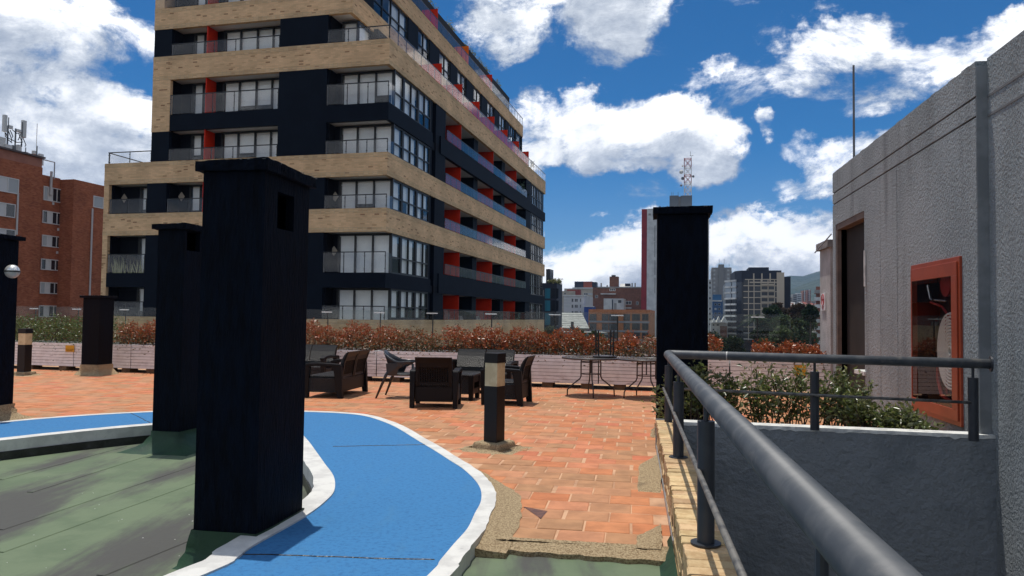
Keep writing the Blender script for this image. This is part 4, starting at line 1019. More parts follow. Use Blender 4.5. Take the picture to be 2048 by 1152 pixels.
# ------------------------------------------------------------------ hand rail
hr = thing('handrail', 'thick worn dark grey tube handrail on posts round the stairwell', 'handrail')
ZR = 1.04
kx = Vector((1.69, 8.12, ZR)); kn = Vector((kx.x - .163 * 8.6, kx.y - 8.6, ZR)); ke = G(1983, 728, ZR)
RR = .046
def polytube(pts, r): return MB().tube(pts, r, 18)
ang = []
c1 = (kn - kx).normalized(); c2 = (ke - kx).normalized()
bend = [kx + c1 * .09] + [kx + (c1 * (1 - t) + c2 * t) * .09 * (1 - .55 * math.sin(math.pi * t)) for t in (.25, .5, .75)] + [kx + c2 * .09]
polytube([kn] + bend + [ke], RR).build('top_rail', handm, hr, smooth=True)
jn = kx + c2 * .62; MB().tube([jn - c2 * .006, jn + c2 * .006], RR * 1.012, 18).build('weld_ring', M('bare_weld', (.45, .45, .43), .5), hr, smooth=False)
MB().tube([ke - c2 * .012, ke + c2 * .004], RR * 1.6, 18).build('flange', postm, hr)
def post(p, zb, plate=True, top=.92, r=.042):
    o = MB(); o.tube([(p[0], p[1], zb), (p[0], p[1], top)], r, 20)
    po = o.build('post', postm, hr, smooth=True, angle=50)
    MB().tube([(p[0], p[1], top), (p[0], p[1], ZR - RR + .01)], .013, 10).build('pin', postm, po)
    if plate: MB().tube([(p[0], p[1], zb), (p[0], p[1], zb + .008)], .074, 22).build('base_plate', postm, po)
    return po
for y in (3.72, 6.0, 1.44, -.4): post((.965 - .163 * (3.72 - y), y), ZC + .002)
post((kx.x + .005, kx.y - .03), ZC + .002, False)
for px in (1631, 1949):
    f = (px - 1335) / (1983 - 1335); D = kx.y + (ke.y - kx.y) * f; q = V(px, 800, D + .0); post((q.x, q.y + .02), ZC - .002, False, top=.905, r=.044)
o1 = -WN * .062
lz = .675
MB().tube([kn + Vector((0, 0, lz - ZR)) + o1 * 0 - WN * .045, kx + Vector((0, 0, lz - ZR)) - WN * .045 + c1 * .02], .0135, 10).build('lower_rail', railsm, hr, smooth=True)
MB().tube([kx + Vector((0, 0, lz - ZR)) + c2 * .04, ke + Vector((0, 0, lz - ZR)) - c2 * .13], .0145, 10).build('lower_rail', railsm, hr, smooth=True)
# ------------------------------------------------------------------ white planters, hedge, glass edge rail
PA = -math.atan2(-pl_d.y, pl_d.x)     # planter heading
PW_DIR = pl_d; PW_N = Vector((-pl_d.y, pl_d.x, 0))
seams = [-24, -20, -16.2, -13.2, -10.52, -8.95, -5.6, -2.9, -.4, 1.75, 4.2, 8.0]
lab = {-10.52: 'white flaking planter carrying the yellow sign and the green hedge, left of the short squat shaft', -8.95: 'white flaking planter just right of the short squat vent shaft', -5.6: 'white flaking planter behind the two sofas beside the tallest shaft', -2.9: 'white flaking planter behind the plastic chair and the back-turned armchair', -.4: 'white flaking planter behind the facing loveseat and the right armchair', 1.75: 'white flaking planter behind the two round glass tables', 4.2: 'white flaking planter seen through the leafy shrubs right of the railing shaft'}
zt, zb = .66, .10
for xa, xb in zip(seams[:-1], seams[1:]):
    if xa < -17: continue
    A = planter_pt(xa); B = planter_pt(xb); L_ = (B - A).length
    l = lab.get(xa) or {-16.2: 'white flaking planter at the far left behind the left edge shaft', -13.2: 'white flaking planter behind the left bollard light'}.get(xa, 'white flaking planter')
    key = [k for k in seams if k == xb][0]
    l = {-13.2: 'white flaking planter at the far left, hidden mostly by the left edge shaft', -10.52: 'white flaking planter segment behind the left bollard light, under green hedge', -8.95: 'white flaking planter with the yellow warning plate under the green hedge', -5.6: 'white flaking planter just right of the short squat vent shaft', -2.9: 'white flaking planter behind the pair of rattan sofas left of the plastic chair', -.4: 'white flaking planter behind the back-turned armchair and plastic chair', 1.75: 'white flaking planter behind the right armchair and first glass table', 4.2: 'white flaking planter behind the second glass table and railing shaft', 8.0: 'white flaking planter seen through the leafy shrubs beside the pale pillar'}[xb]
    t = thing('planter', l, 'planter', (A.x, A.y, 0), PA, 'white planters along the terrace edge')
    g = .012
    MB().box(g, .03, zb, L_ - g, .85, zt - .1).build('soil_box', soil, t)
    rr = random.Random(int(xa * 10)); nrow = 8; h = (zt - zb) / nrow
    for k in range(nrow):
        y = rr.uniform(-.004, .004); MB().box(g, y, zb + k * h + .004, L_ - g, .032, zb + (k + 1) * h - .004).build('board', planterm, t)
    for k in range(3): MB().box(L_ * (.12 + .36 * k), .02, -.01, L_ * (.12 + .36 * k) + .22, .3, zb - .004).build('support_block', woodblk, t)
    MB().box(g, .82, zb, L_ - g, .85, zt).box(g, .03, zt - .16, g + .03, .82, zt).box(L_ - g - .03, .03, zt - .16, L_ - g, .82, zt).build('rim', planterm, t)

redleaf = leaf_mat('copper_leaf', [(.30, .060, .018), (.42, .095, .024), (.23, .048, .016), (.46, .15, .045), (.20, .10, .032)], rough=.32, spec=.6)
oliveleaf = leaf_mat('olive_leaf', [(.075, .075, .026), (.13, .115, .05), (.19, .085, .034), (.09, .095, .03)], rough=.32, spec=.6)
greenleaf = leaf_mat('box_hedge_leaf', [(.04, .075, .018), (.09, .135, .03), (.16, .20, .05), (.055, .09, .024)], rough=.34, spec=.6)
def hedge(label, x0, x1, zlo, zhi, dens, reds, group, seed, dy=.35, wy=.28, leafs=.062):
    A = planter_pt(x0, dy); B = planter_pt(x1, dy); L_ = (B - A).length
    t = thing('hedge_shrub', label, 'shrub', (A.x, A.y, zt - .08), PA, group); r = np.random.default_rng(seed)
    n = int(L_ * dens); x = r.uniform(0, L_, n)
    topz = zhi + .06 * np.sin(x * 7 + seed) + .05 * np.sin(x * 17 + seed * 2) + .07 * (np.minimum(x, L_ - x) / .25).clip(0, 1) - .07
    z = zlo + (topz - zlo) * r.uniform(0, 1, n) ** .72; y = r.normal(0, 1, n) * wy * .6
    hh = np.abs(y) / wy; z -= hh * hh * .08
    k = r.integers(0, max(3, int(L_ * 9)), n); x = x + .6 * ((k % 97) / 97. * 0)  # loose rows
    z = z + r.exponential(.025, n) * (z > topz - .08)
    pos = np.stack([x, y, z - (zt - .08)], 1); top = (r.uniform(0, 1, n) < np.clip((z - zlo) / (topz - zlo + .01) * 1.1 + .15, 0, 1) * reds)
    if top.any(): link('new_foliage', leaf_mesh('new_foliage', pos[top], leafs, redleaf, up=.5, rng=r), t)
    link('foliage', leaf_mesh('foliage', pos[~top], leafs, greenleaf if reds == 0 else oliveleaf, up=.35, rng=r), t)
    mb = MB(); rr = random.Random(seed)
    for i in range(int(L_ * 7) + 2):
        sx = rr.uniform(.03, L_ - .03); sy = rr.uniform(-.12, .12); mb.tube([(sx, sy, -.05), (sx + rr.uniform(-.06, .06), sy + rr.uniform(-.05, .05), .25), (sx + rr.uniform(-.13, .13), sy + rr.uniform(-.1, .1), (zhi - zt) * .9)], [.008, .006, .003], 5)
    tag(mb.build('stem', bark, t), kind='stuff'); return t
GR = 'copper leaved hedge shrubs in the planters'
hedge('dense trimmed dark green hedge left of the short squat vent shaft', -13.2, -9.55, .60, 1.24, 2600, 0, 'hedges', 1, wy=.36, leafs=.05)
def pxx(px):   # planter abscissa behind an image column
    for i in range(3000):
        x = -16 + i * .01; p = planter_pt(x, .35); v = Vector((p.x, p.y, .9)) - CO; q = 1024 + F * v.dot(CR) / v.dot(CF)
        if q >= px: return x
    return 8
hs_ = [(244, 300, 1.12, .8, 'copper hedge shrub rising to the right beside the short squat shaft'), (300, 420, 1.22, 1, 'copper hedge shrub hidden behind the half hidden shaft'), (560, 668, 1.19, .95, 'copper hedge shrub beside the right edge of the tallest shaft'),
       (676, 742, 1.17, .95, 'copper hedge shrub behind the sofa turned to the left'), (742, 800, 1.10, .85, 'copper hedge shrub above the plastic chair back'), (796, 880, 1.04, .45, 'sparse olive and copper shrub above the back-turned armchair'),
       (890, 985, 1.13, .95, 'full copper hedge shrub above the facing loveseat'), (975, 1075, 1.13, .95, 'full copper hedge shrub above the foreground bollard light'), (1070, 1188, 1.12, .95, 'full copper hedge shrub left of the upturned stool'),
       (1196, 1224, 1.10, .55, 'small pale copper shrub between the legs of the upturned stool'), (1228, 1276, 1.06, .95, 'low copper shrub right of the upturned stool'), (1278, 1318, 1.02, .45, 'pale green and pink shrub beside the railing shaft'),
       (1412, 1442, 1.06, .9, 'small copper shrub just right of the railing shaft'), (1505, 1610, .95, 1., 'low copper shrub in front of the city trees'), (1608, 1650, .93, 1., 'low copper shrub against the pale pillar')]
for i, (a, b, z, red, l) in enumerate(hs_): hedge(l, pxx(a), pxx(b), .62, z, 2700 if red > .5 else 2000, red, GR, 20 + i)

# glass rail along the roof edge
gl = thing('glass_railing', 'frameless clear glass railing with steel clamps along the roof edge', 'railing')
gps = [(-60, 607), (70, 611), (155, 613), (250, 616), (340, 618), (440, 620), (545, 622), (655, 624), (760, 626), (865, 627), (983, 628), (1110, 630), (1235, 631), (1370, 634), (1515, 636), (1660, 639)]
def glx(px):
    lo, hi = -30., 12.
    for _ in range(50):
        m_ = (lo + hi) / 2; p = planter_pt(m_, 1.35); v = Vector((p.x, p.y, 1.5)) - CO; q = 1024 + F * v.dot(CR) / v.dot(CF)
        if q < px: lo = m_
        else: hi = m_
    return lo
gx = [glx(p[0]) for p in gps]; ZGL = 1.545
for i, x in enumerate(gx):
    p = planter_pt(x, 1.35); q = planter_pt(x, 1.38)
    MB().tube([(q.x, q.y, -.4), (q.x, q.y, ZGL - .03)], .014, 8).build('post', M('dark_steel', (.05, .05, .05), .4, metal=.5), gl)
    a, b = planter_pt(x - .13, 1.325), planter_pt(x + .13, 1.325); n_ = PW_N * .014
    MB().hexa([a - n_ + Vector((0, 0, ZGL - .075)), b - n_ + Vector((0, 0, ZGL - .075)), b + n_ + Vector((0, 0, ZGL - .075)), a + n_ + Vector((0, 0, ZGL - .075)), a - n_ + Vector((0, 0, ZGL - .05)), b - n_ + Vector((0, 0, ZGL - .05)), b + n_ + Vector((0, 0, ZGL - .05)), a + n_ + Vector((0, 0, ZGL - .05))]).build('clamp', chrome, gl)
for xa, xb in zip(gx[:-1], gx[1:]):
    a, b = planter_pt(xa + .012, 1.35), planter_pt(xb - .012, 1.35); n_ = PW_N * .005; z0, z1 = .2, ZGL
    MB().hexa([a - n_ + Vector((0, 0, z0)), b - n_ + Vector((0, 0, z0)), b + n_ + Vector((0, 0, z0)), a + n_ + Vector((0, 0, z0)), a - n_ + Vector((0, 0, z1)), b - n_ + Vector((0, 0, z1)), b + n_ + Vector((0, 0, z1)), a + n_ + Vector((0, 0, z1))]).build('glass_panel', glassr, gl)
slab = MB().prism([tuple(planter_pt(-26, 1.62)[:2]), tuple(planter_pt(9, 1.62)[:2]), tuple(planter_pt(9, 1.9)[:2]), tuple(planter_pt(-26, 1.9)[:2])], -17, .05).build('building_edge', M('own_building_edge', (.3, .28, .26), .9)); tag(slab, kind='structure')

def plate(label, px, py, w, h, lines, off=-.02):
    x = None
    for i in range(4000):
        xx = -16 + i * .006; p = planter_pt(xx, off); v = Vector((p.x, p.y, .6)) - CO
        if 1024 + F * v.dot(CR) / v.dot(CF) >= px: x = xx; break
    p = planter_pt(x, off); D = p.y; z = V(px, py, D).z
    t = thing('warning_sign', label, 'sign', (p.x, p.y, z), PA); MB().box(-w / 2, -.004, -h / 2, w / 2, .004, h / 2).build('plate', yellow, t)
    for (s, zz, sz) in lines: text(s, sz, darkred, t, (0, -.0055, zz), (math.pi / 2, 0, 0))
plate('yellow plate with two lines of dark red lettering on the left planter', 139.5, 697, .25, .155, [('FAVOR NO SENTARSE', -.018, .024), ('EN ESTE MURO', -.052, .026)])
plate('yellow plate half hidden by the leafy shrubs on the right', 1600, 741, .2, .2, [('FAVOR NO', .02, .03), ('SENTARSE', -.04, .03)])

# ------------------------------------------------------------------ furniture
def rattan(label, loc, rz, seats, group):
    """woven-look plastic seat; local front faces -y"""
    t = thing('rattan_armchair' if seats == 1 else 'rattan_loveseat', label, 'armchair' if seats == 1 else 'loveseat', loc, rz, group)
    w = .56 * seats + .02; hw = w / 2; ar = .085; fd, bd = -.36, .30
    # seat and its apron
    MB().box(-hw, fd + .02, .31, hw, bd - .02, .375).build('seat', weave, t, bevel=.012)
    MB().box(-hw, fd + .02, .10, hw, fd + .055, .305).build('front_panel', weave, t, bevel=.006)
    MB().box(-hw, bd - .05, .10, hw, bd - .02, .36).build('back_panel', plastic, t, bevel=.006)
    for sx in (-1, 1):
        x0, x1 = sorted((sx * hw, sx * (hw + ar)))
        prof = [(fd - .03, .535), (fd - .02, .56), (fd + .08, .592), (fd + .25, .60), (bd - .08, .585), (bd - .02, .575), (bd - .02, .535), (fd + .2, .545), (fd + .02, .515)]
        MB().strip(prof, x0 - .006, x1 + .006).build('arm', plasticg if label.startswith('dark g') else plastic, t, bevel=.01)
        MB().box(x0 + .022, fd + .06, .10, x1 - .022, bd - .05, .34).build('side_panel', weave, t, bevel=.006)
        MB().hexa([(x0 + .008, fd, 0), (x1 - .008, fd, 0), (x1 - .008, fd + .075, 0), (x0 + .008, fd + .075, 0), (x0, fd - .01, .53), (x1, fd - .01, .53), (x1, fd + .09, .53), (x0, fd + .09, .53)]).build('leg', plastic, t, bevel=.006)
        MB().hexa([(x0 + .008, bd - .06, 0), (x1 - .008, bd - .06, 0), (x1 - .008, bd + .03, 0), (x0 + .008, bd + .03, 0), (x0, bd - .15, .56), (x1, bd - .15, .56), (x1, bd + .0, .56), (x0, bd + .0, .56)]).build('leg', plastic, t, bevel=.006)
    sw = w / seats
    for k in range(seats):
        xa, xb = -hw + k * sw + .006, -hw + (k + 1) * sw - .006
        f = [(bd - .10, .34), (bd - .085, .45), (bd - .06, .56), (bd - .03, .66), (bd + .015, .735), (bd + .05, .775)]
        bk = [(bd + .085, .785), (bd + .06, .735), (bd + .02, .65), (bd - .012, .55), (bd - .035, .44), (bd - .045, .34)]
        MB().strip(f + bk, xa, xb).build('backrest', weave, t, bevel=.012)
        mb = MB(); nsl = 13
        for i in range(nsl):
            u = xa + .06 + (xb - xa - .12) * i / (nsl - 1)
            mb.strip([(bd - .034, .36), (bd - .010, .55), (bd + .015, .63), (bd + .024, .63), (bd - .0, .55), (bd - .025, .36)], u - .007, u + .007)
        mb.strip([(bd - .05, .28), (bd - .05, .40), (bd - .022, .40), (bd - .022, .28)], xa, xb); 
        mb.strip([(bd + .01, .63), (bd + .075, .79), (bd + .10, .785), (bd + .05, .7), (bd + .03, .63)], xa, xb)
        for u in (xa, xb - .05): mb.strip([(bd - .04, .34), (bd + .0, .6), (bd + .05, .74), (bd + .075, .74), (bd + .025, .6), (bd - .015, .34)], u, u + .05)
        mb.build('back_lattice', plastic, t)
    return t
GA_ = 'brown rattan-look lounge set'
def mid(a, b): return (a + b) / 2
ca = (G(826, 817) + G(903, 818)) / 2
rattan('brown rattan-look armchair turned with its back to the camera', (ca.x + .02, ca.y + .33, 0), math.pi - .02, 1, GA_)
rattan('brown rattan-look armchair facing left behind the foreground bollard light', (-.04, 12.42, 0), -math.pi / 2 - .24, 1, GA_)
pz = V(963, 700, 14.15); rattan('brown rattan-look loveseat facing the camera against the planter', (pz.x, 14.25, 0), -.22, 2, GA_)
rattan('brown rattan-look loveseat seen from behind, facing left beside the tallest shaft', (-3.08, 13.45, 0), -math.pi / 2 - .15, 2, GA_)
pz = V(608, 700, 15.5); rattan('brown rattan-look loveseat against the planter, half hidden by the tallest shaft', (pz.x, 15.5, 0), -.24, 2, GA_)
# low table
ct = thing('coffee_table', 'low brown rattan-look coffee table between the armchairs', 'coffee table', (-.93, 12.98, 0), -.2)
MB().box(-.36, -.26, .41, .36, .26, .44).build('tabletop', weave, ct, bevel=.01)
for sx in (-1, 1):
    for sy in (-1, 1): MB().hexa([(sx * .31 - .035, sy * .21 - .035, 0), (sx * .31 + .035, sy * .21 - .035, 0), (sx * .31 + .035, sy * .21 + .035, 0), (sx * .31 - .035, sy * .21 + .035, 0), (sx * .315 - .045, sy * .215 - .045, .408), (sx * .315 + .045, sy * .215 - .045, .408), (sx * .315 + .045, sy * .215 + .045, .408), (sx * .315 - .045, sy * .215 + .045, .408)]).build('leg', plastic, ct, bevel=.005)
MB().box(-.33, -.245, .11, .33, -.225, .405).box(-.33, .225, .11, .33, .245, .405).build('apron', weave, ct)
MB().box(-.345, -.2, .30, -.325, .2, .405).box(.325, -.2, .30, .345, .2, .405).box(-.345, -.2, .11, -.325, .2, .2).box(.325, -.2, .11, .345, .2, .2).build('side_apron', plastic, ct)

# plastic armchair: one moulded shell on four splayed legs
pc = thing('plastic_chair', 'slim dark moulded plastic armchair facing right beside the back-turned armchair', 'chair', (-1.87, 13.1, 0), -math.pi / 2 - .12 + math.pi)
def shell():
    vs = []; fs = []; n = 25; m = 6
    for i in range(n):      # from one arm tip round the back to the other
        t = i / (n - 1); a = math.pi * (t * 1.0); c = math.cos(a); s_ = math.sin(a)
        x = .275 * c if .18 < t < .82 else .275 * (1 if t < .5 else -1) * (1 - 0)
        y = -.24 + .0 + (.24 + .2) * min(1, s_ / .9) if True else 0
        back = max(0, s_) ** 2.2
        ztop = .635 + .01 * (1 - back) + .19 * max(0, (s_ - .55) / .45) ** 1.3
        zbot = .60 - .20 * max(0, (s_ - .25) / .75) ** .8
        lean = .13 * max(0, (s_ - .5) / .5)
        for k in range(m):
            u = k / (m - 1); z = zbot + (ztop - zbot) * u
            vs.append((x * (1 + .05 * u), y + lean * u ** 1.4 * (1 if True else 0), z))
    for i in range(n - 1):
        for k in range(m - 1): a = i * m + k; fs.append((a, a + m, a + m + 1, a + 1))
    return vs, fs
sv, sf = shell(); so = MB().add(sv, sf).build('shell_back', plasticg, pc, smooth=True)
sm_ = so.modifiers.new('thick', 'SOLIDIFY'); sm_.thickness = .018
st_ = MB(); n = 9
gv_ = [[(-.23 + .46 * i / n, -.25 + .46 * j / n, .425 - .02 * math.cos((i / n - .5) * math.pi) + (.015 * (1 - j / n) if j < 2 else 0)) for j in range(n + 1)] for i in range(n + 1)]
st_.add([q for row in gv_ for q in row], [(i * (n + 1) + j, (i + 1) * (n + 1) + j, (i + 1) * (n + 1) + j + 1, i * (n + 1) + j + 1) for i in range(n) for j in range(n)])
so = st_.build('seat', plasticg, pc, smooth=True); so.modifiers.new('thick', 'SOLIDIFY').thickness = .03
for sx in (-1, 1):
    MB().tube([(sx * .30, -.30, 0), (sx * .268, -.24, .42), (sx * .275, -.235, .60)], [.017, .026, .024], 8).build('leg', plasticg, pc, smooth=True)
    MB().tube([(sx * .29, .40, 0), (sx * .245, .24, .40), (sx * .24, .20, .46)], [.016, .028, .03], 8).build('leg', plasticg, pc, smooth=True)
    MB().hexa([(sx * .235 - .012, .06, .40), (sx * .235 + .012, .06, .40), (sx * .25 + .012, .22, .40), (sx * .25 - .012, .22, .40), (sx * .275 - .012, -.02, .60), (sx * .275 + .012, -.02, .60), (sx * .26 + .012, .24, .60), (sx * .26 - .012, .24, .60)]).build('side_wing', plasticg, pc)

# round glass tables
def round_table(label, c, rz):
    t = thing('patio_table', label, 'table', (c[0], c[1], 0), rz, 'round glass patio tables'); R_ = .52; z = .70
    MB().lathe([(.01, z - .006), (R_ - .02, z - .006), (R_ - .02, z), (.01, z)], n=40).build('glass_top', tabglass, t)
    MB().tube([(R_ * math.cos(a), R_ * math.sin(a), z - .012) for a in np.linspace(0, 2 * math.pi, 41)], .017, 8, cap=False).build('rim', tablem, t, smooth=True)
    for k in range(4):
        a = math.pi / 2 * k + .35; c_, s_ = math.cos(a), math.sin(a)
        MB().tube([(.12 * c_, .12 * s_, z - .02), (.165 * c_, .165 * s_, z - .03), (.18 * c_, .18 * s_, z - .08), (.18 * c_, .18 * s_, .36), (.2 * c_, .2 * s_, .31), (.40 * c_, .40 * s_, .15), (.425 * c_, .425 * s_, .11), (.43 * c_, .43 * s_, 0)], .0125, 8).build('leg', tablem, t, smooth=True)
    for zz, r_ in ((.62, .175), (.40, .175)): MB().tube([(r_ * math.cos(a), r_ * math.sin(a), zz) for a in np.linspace(0, 2 * math.pi, 25)], .008, 6, cap=False).build('brace_ring', tablem, t, smooth=True)
    MB().tube([(0, 0, z - .006), (0, 0, .42)], .012, 8).build('parasol_sleeve', tablem, t)
    return t
c = V(1182, 720, 13.75); t1 = round_table('round glass patio table with a stool upside down on top', (c.x, c.y), -.35)
c2_ = V(1293, 722, 13.5); round_table('round glass patio table next to the railing shaft with an empty top', (c2_.x, c2_.y), -.1)
stl = thing('stool', 'small dark stool turned upside down on the first round table', 'stool', (V(1209, 716, 13.78).x, 13.78, .70), .3)
MB().lathe([(.02, .0), (.2, .0), (.225, .012), (.225, .03), (.2, .038), (.02, .038)], n=30).build('seat', tablem, stl, smooth=True, angle=40)
for k in range(4):
    a = .55 + math.pi / 2 * k; MB().tube([(.19 * math.cos(a), .19 * math.sin(a), .03), (.20 * math.cos(a), .20 * math.sin(a), .50)], .014, 8).build('leg', blackal, stl)

# leafy shrubs behind the low grey wall
lvs = leaf_mat('glossy_leaf', [(.09, .13, .036), (.14, .18, .045), (.19, .21, .06), (.08, .11, .04), (.27, .27, .11), (.06, .09, .03), (.25, .26, .15)], rough=.3, spec=.8, trans=.45)
def leafy(label, px, D, w, h, z0, nst, seed, nl=42):
    p = V(px, 760, D); t = thing('leafy_shrub', label, 'shrub', (p.x, p.y, z0), 0, 'leafy shrubs behind the low grey wall')
    rr = random.Random(seed); mb = MB(); pos = []; out = []
    for i in range(nst):
        a = rr.uniform(0, 6.283); x0, y0 = rr.uniform(-w * .3, w * .3), rr.uniform(-.1, .1); hh = h * rr.uniform(.55, 1.0)
        x1, y1 = x0 + rr.uniform(-w * .42, w * .42), y0 + rr.uniform(-.2, .2)
        P_ = [Vector((x0 + (x1 - x0) * u ** 1.4 + .03 * math.sin(u * 5 + i), y0 + (y1 - y0) * u, hh * u)) for u in np.linspace(0, 1, 7)]
        mb.tube(P_, [.008, .007, .006, .005, .004, .003, .002], 5)
        for k in range(nl):
            u = rr.uniform(.12, 1) ** .8; j = min(5, int(u * 6)); q = P_[j].lerp(P_[j + 1], u * 6 - j); b = rr.uniform(0, 6.283); r_ = abs(rr.gauss(0, .07))
            pos.append((q.x + math.cos(b) * r_, q.y + math.sin(b) * r_, q.z + rr.uniform(-.03, .05))); out.append((math.cos(b), math.sin(b), .35))
    link('foliage', leaf_mesh('foliage', pos, .078, lvs, aspect=.40, up=.12, fold=.3, outward=np.array(out) * .8, rng=np.random.default_rng(seed)), t)
    tag(mb.build('stem', bark, t), kind='stuff'); return t
for i, (px, D, w, h, n, l) in enumerate([(1342, 8.72, .34, .66, 9, 'leafy evergreen shrub at the corner of the handrail'), (1402, 8.6, .46, .82, 15, 'leafy evergreen shrub in front of the railing shaft'), (1462, 8.6, .46, .78, 14, 'leafy evergreen shrub left of the gap below the far rail'),
        (1528, 8.5, .50, .80, 17, 'bushy evergreen shrub in the middle below the far rail'), (1588, 8.5, .42, .78, 13, 'leafy evergreen shrub before the half hidden yellow plate'), (1652, 8.35, .5, .78, 15, 'leafy evergreen shrub right of the middle rail post'),
        (1715, 8.15, .5, .58, 15, 'lower evergreen shrub in front of the grey wall'), (1770, 8.0, .5, .40, 16, 'low sprawling shrub near the hose cabinet'), (1815, 7.9, .32, .27, 10, 'lowest tuft of shrub under the hose cabinet'), (1690, 8.5, .4, .62, 9, 'thin shrub before the dark doorway')]):
    leafy(l, px, D + .12, w * .92, h * .97, .16, n, 50 + i)
bed = MB().hexa([rp(.1, .21, -.2), rp(RL - .1, .21, -.2), rp(RL + .1, .95, -.2), rp(.1, .8, -.2), rp(.1, .21, .18), rp(RL - .1, .21, .18), rp(RL + .1, .95, .14), rp(.1, .8, .10)]).build('planting_bed', soil); tag(bed, kind='structure')

lm_ = leaf_mat('fallen_leaf', [(.12, .05, .02), (.2, .09, .04), (.07, .04, .02)], rough=.7, spec=.2)
pf = []
for k in range(240):
    x = rnd.choice([rnd.uniform(-9.4, -7.2), rnd.uniform(-10.8, -9.6), rnd.uniform(-7, 3)]); p_ = planter_pt(x, -abs(rnd.gauss(0, .22)) - .01); pf.append((p_.x, p_.y, .008))
fl_ = link('fallen_leaves', leaf_mesh('fallen_leaves', pf, .045, lm_, up=0, fold=.15), None); tag(fl_, kind='stuff')
# ------------------------------------------------------------------ the city beyond
ZBASE = -17.0
wdark = M('far_window', (.018, .022, .028), .12, spec=.7)
wframe = M('far_frame', (.55, .54, .52), .7)
wpale = M('far_blind', (.42, .43, .43), .5)
concw = M('far_white_wall', (.60, .60, .58), .85, (.48, .48, .47), vs=.3)
beige = M('far_beige_wall', (.46, .40, .32), .85, (.38, .33, .27), vs=.3)
greyw = M('far_grey_wall', (.30, .29, .275), .85, (.25, .245, .235), vs=.25)
darkgl = M('far_dark_glass', (.008, .012, .02), .15, spec=.4)
bluew = M('far_blue_wall', (.03, .09, .20), .6)
redw = M('far_red_wall', (.27, .022, .026), .75, (.22, .018, .022), vs=.3)
navyw = M('far_navy_wall', (.011, .016, .03), .6)


class Blk:
    """a building whose facade stands at depth D; u runs right along the facade, y into it, z up (metres)"""
    def __init__(s, name, label, px0, px1, ytop, D, depth, mat, cat='building', rot=BA, zb=ZBASE, side=0.):
        s.D = D; c = V((px0 + px1) / 2, 640, D); s.n = Vector((math.sin(rot), math.cos(rot), 0)); s.u = Vector((math.cos(rot), -math.sin(rot), 0))
        s.o = Vector((c.x, c.y, 0)); s.t = thing(name, label, cat, s.o, -rot)
        s.u0 = s.at(px0, 640)[0]; s.u1 = s.at(px1, 640)[0]; s.zt = s.at((px0 + px1) / 2, ytop)[1]; s.zb = zb; s.depth = depth
        if mat: MB().box(s.u0, 0, zb, s.u1, depth, s.zt).build('wall', mat, s.t)
    def at(s, px, py, off=0.):
        q = PL(px, py, s.o + s.n * off, s.n) - s.o; return q.dot(s.u), q.z
    def box(s, name, px0, py0, px1, py1, y0, y1, mat):
        a = s.at(px0, (py0 + py1) / 2, max(0, y0)); b = s.at(px1, (py0 + py1) / 2, max(0, y0)); m_ = (px0 + px1) / 2
        t_ = s.at(m_, py0, max(0, y0)); u_ = s.at(m_, py1, max(0, y0))
        return MB().box(a[0], y0, u_[1], b[0], y1, t_[1]).build(name, mat, s.t)
    def win(s, px0, py0, px1, py1, mat=None, mull=1, frame=wframe):
        a = s.at(px0, (py0 + py1) / 2); b = s.at(px1, (py0 + py1) / 2); m_ = (px0 + px1) / 2; z1 = s.at(m_, py0)[1]; z0 = s.at(m_, py1)[1]
        w = b[0] - a[0]; e = min(.3, w * .07); mb = MB()
        mb.box(a[0], -.06, z0, b[0], .0, z0 + e).box(a[0], -.06, z1 - e, b[0], .0, z1).box(a[0], -.06, z0 + e, a[0] + e, 0, z1 - e).box(b[0] - e, -.06, z0 + e, b[0], 0, z1 - e)
        for k in range(1, mull + 1):
            u = a[0] + w * k / (mull + 1); mb.box(u - e * .4, -.055, z0 + e, u + e * .4, 0, z1 - e)
        f = mb.build('window', frame, s.t)
        MB().box(a[0] + e, -.03, z0 + e, b[0] - e, -.012, z1 - e).build('pane', mat or wdark, f)
        return f
    def grid(s, xs, ys, **k):
        for (y0, y1) in ys:
            for (x0, x1) in xs: s.win(x0, y0, x1, y1, mat=rnd.choice([wdark, wdark, wdark, wpale]), **k)


# brick apartment block at the far left (its long side runs away from us)
rbk = thing('brick_apartment_block', 'red brown brick apartment block with phone antennas on its roof at the far left', 'apartment block', V(0, 640, 75), 0)
rbk.location.z = 0; rbk.rotation_euler = (0, 0, -BA); ro = Vector(rbk.location); RN = BX
def rat(px, py, off=0.):
    q = PL(px, py, ro + BX * off, BX) - ro; return q.dot(BY), q.z
yA, _ = rat(83, 400); yB, _ = rat(133, 400, 0.); _, zA = rat(0, 312); _, zA2 = rat(83, 338)
zA = (zA + zA2) / 2 ; zB = rat(110, 352)[1]; off2 = 1.1; yC0 = rat(147, 400, off2)[0]; yC1 = yC0 + 16; zC = rat(147, 358, off2)[1]
MB().box(-16, -14, ZBASE, 0, yA, zA).box(-16, yA, ZBASE, -.7, yC0 - .02, zB).box(-16, yC0, ZBASE, off2, yC1, zC).build('wall', redbrown, rbk)
MB().box(-15.9, -13.9, zA, -.0, yA - .1, zA + .95).build('roof_parapet', M('pale_pink_brick', (.36, .15, .10), .85, (.30, .12, .08), vs=.5), rbk)
MB().box(-8, -14.2, zA + .95, .25, yA + .1, zA + 1.12).build('roof_gutter', M('gutter_dark', (.10, .075, .07), .6), rbk)
MB().tube([(-.1, yA + .1, zA + .9), (-.1, yA + 1.6, zA + .9), (-.1, yA + 1.6, zA - .9)], .07, 6).build('roof_ladder_rail', galv, rbk)
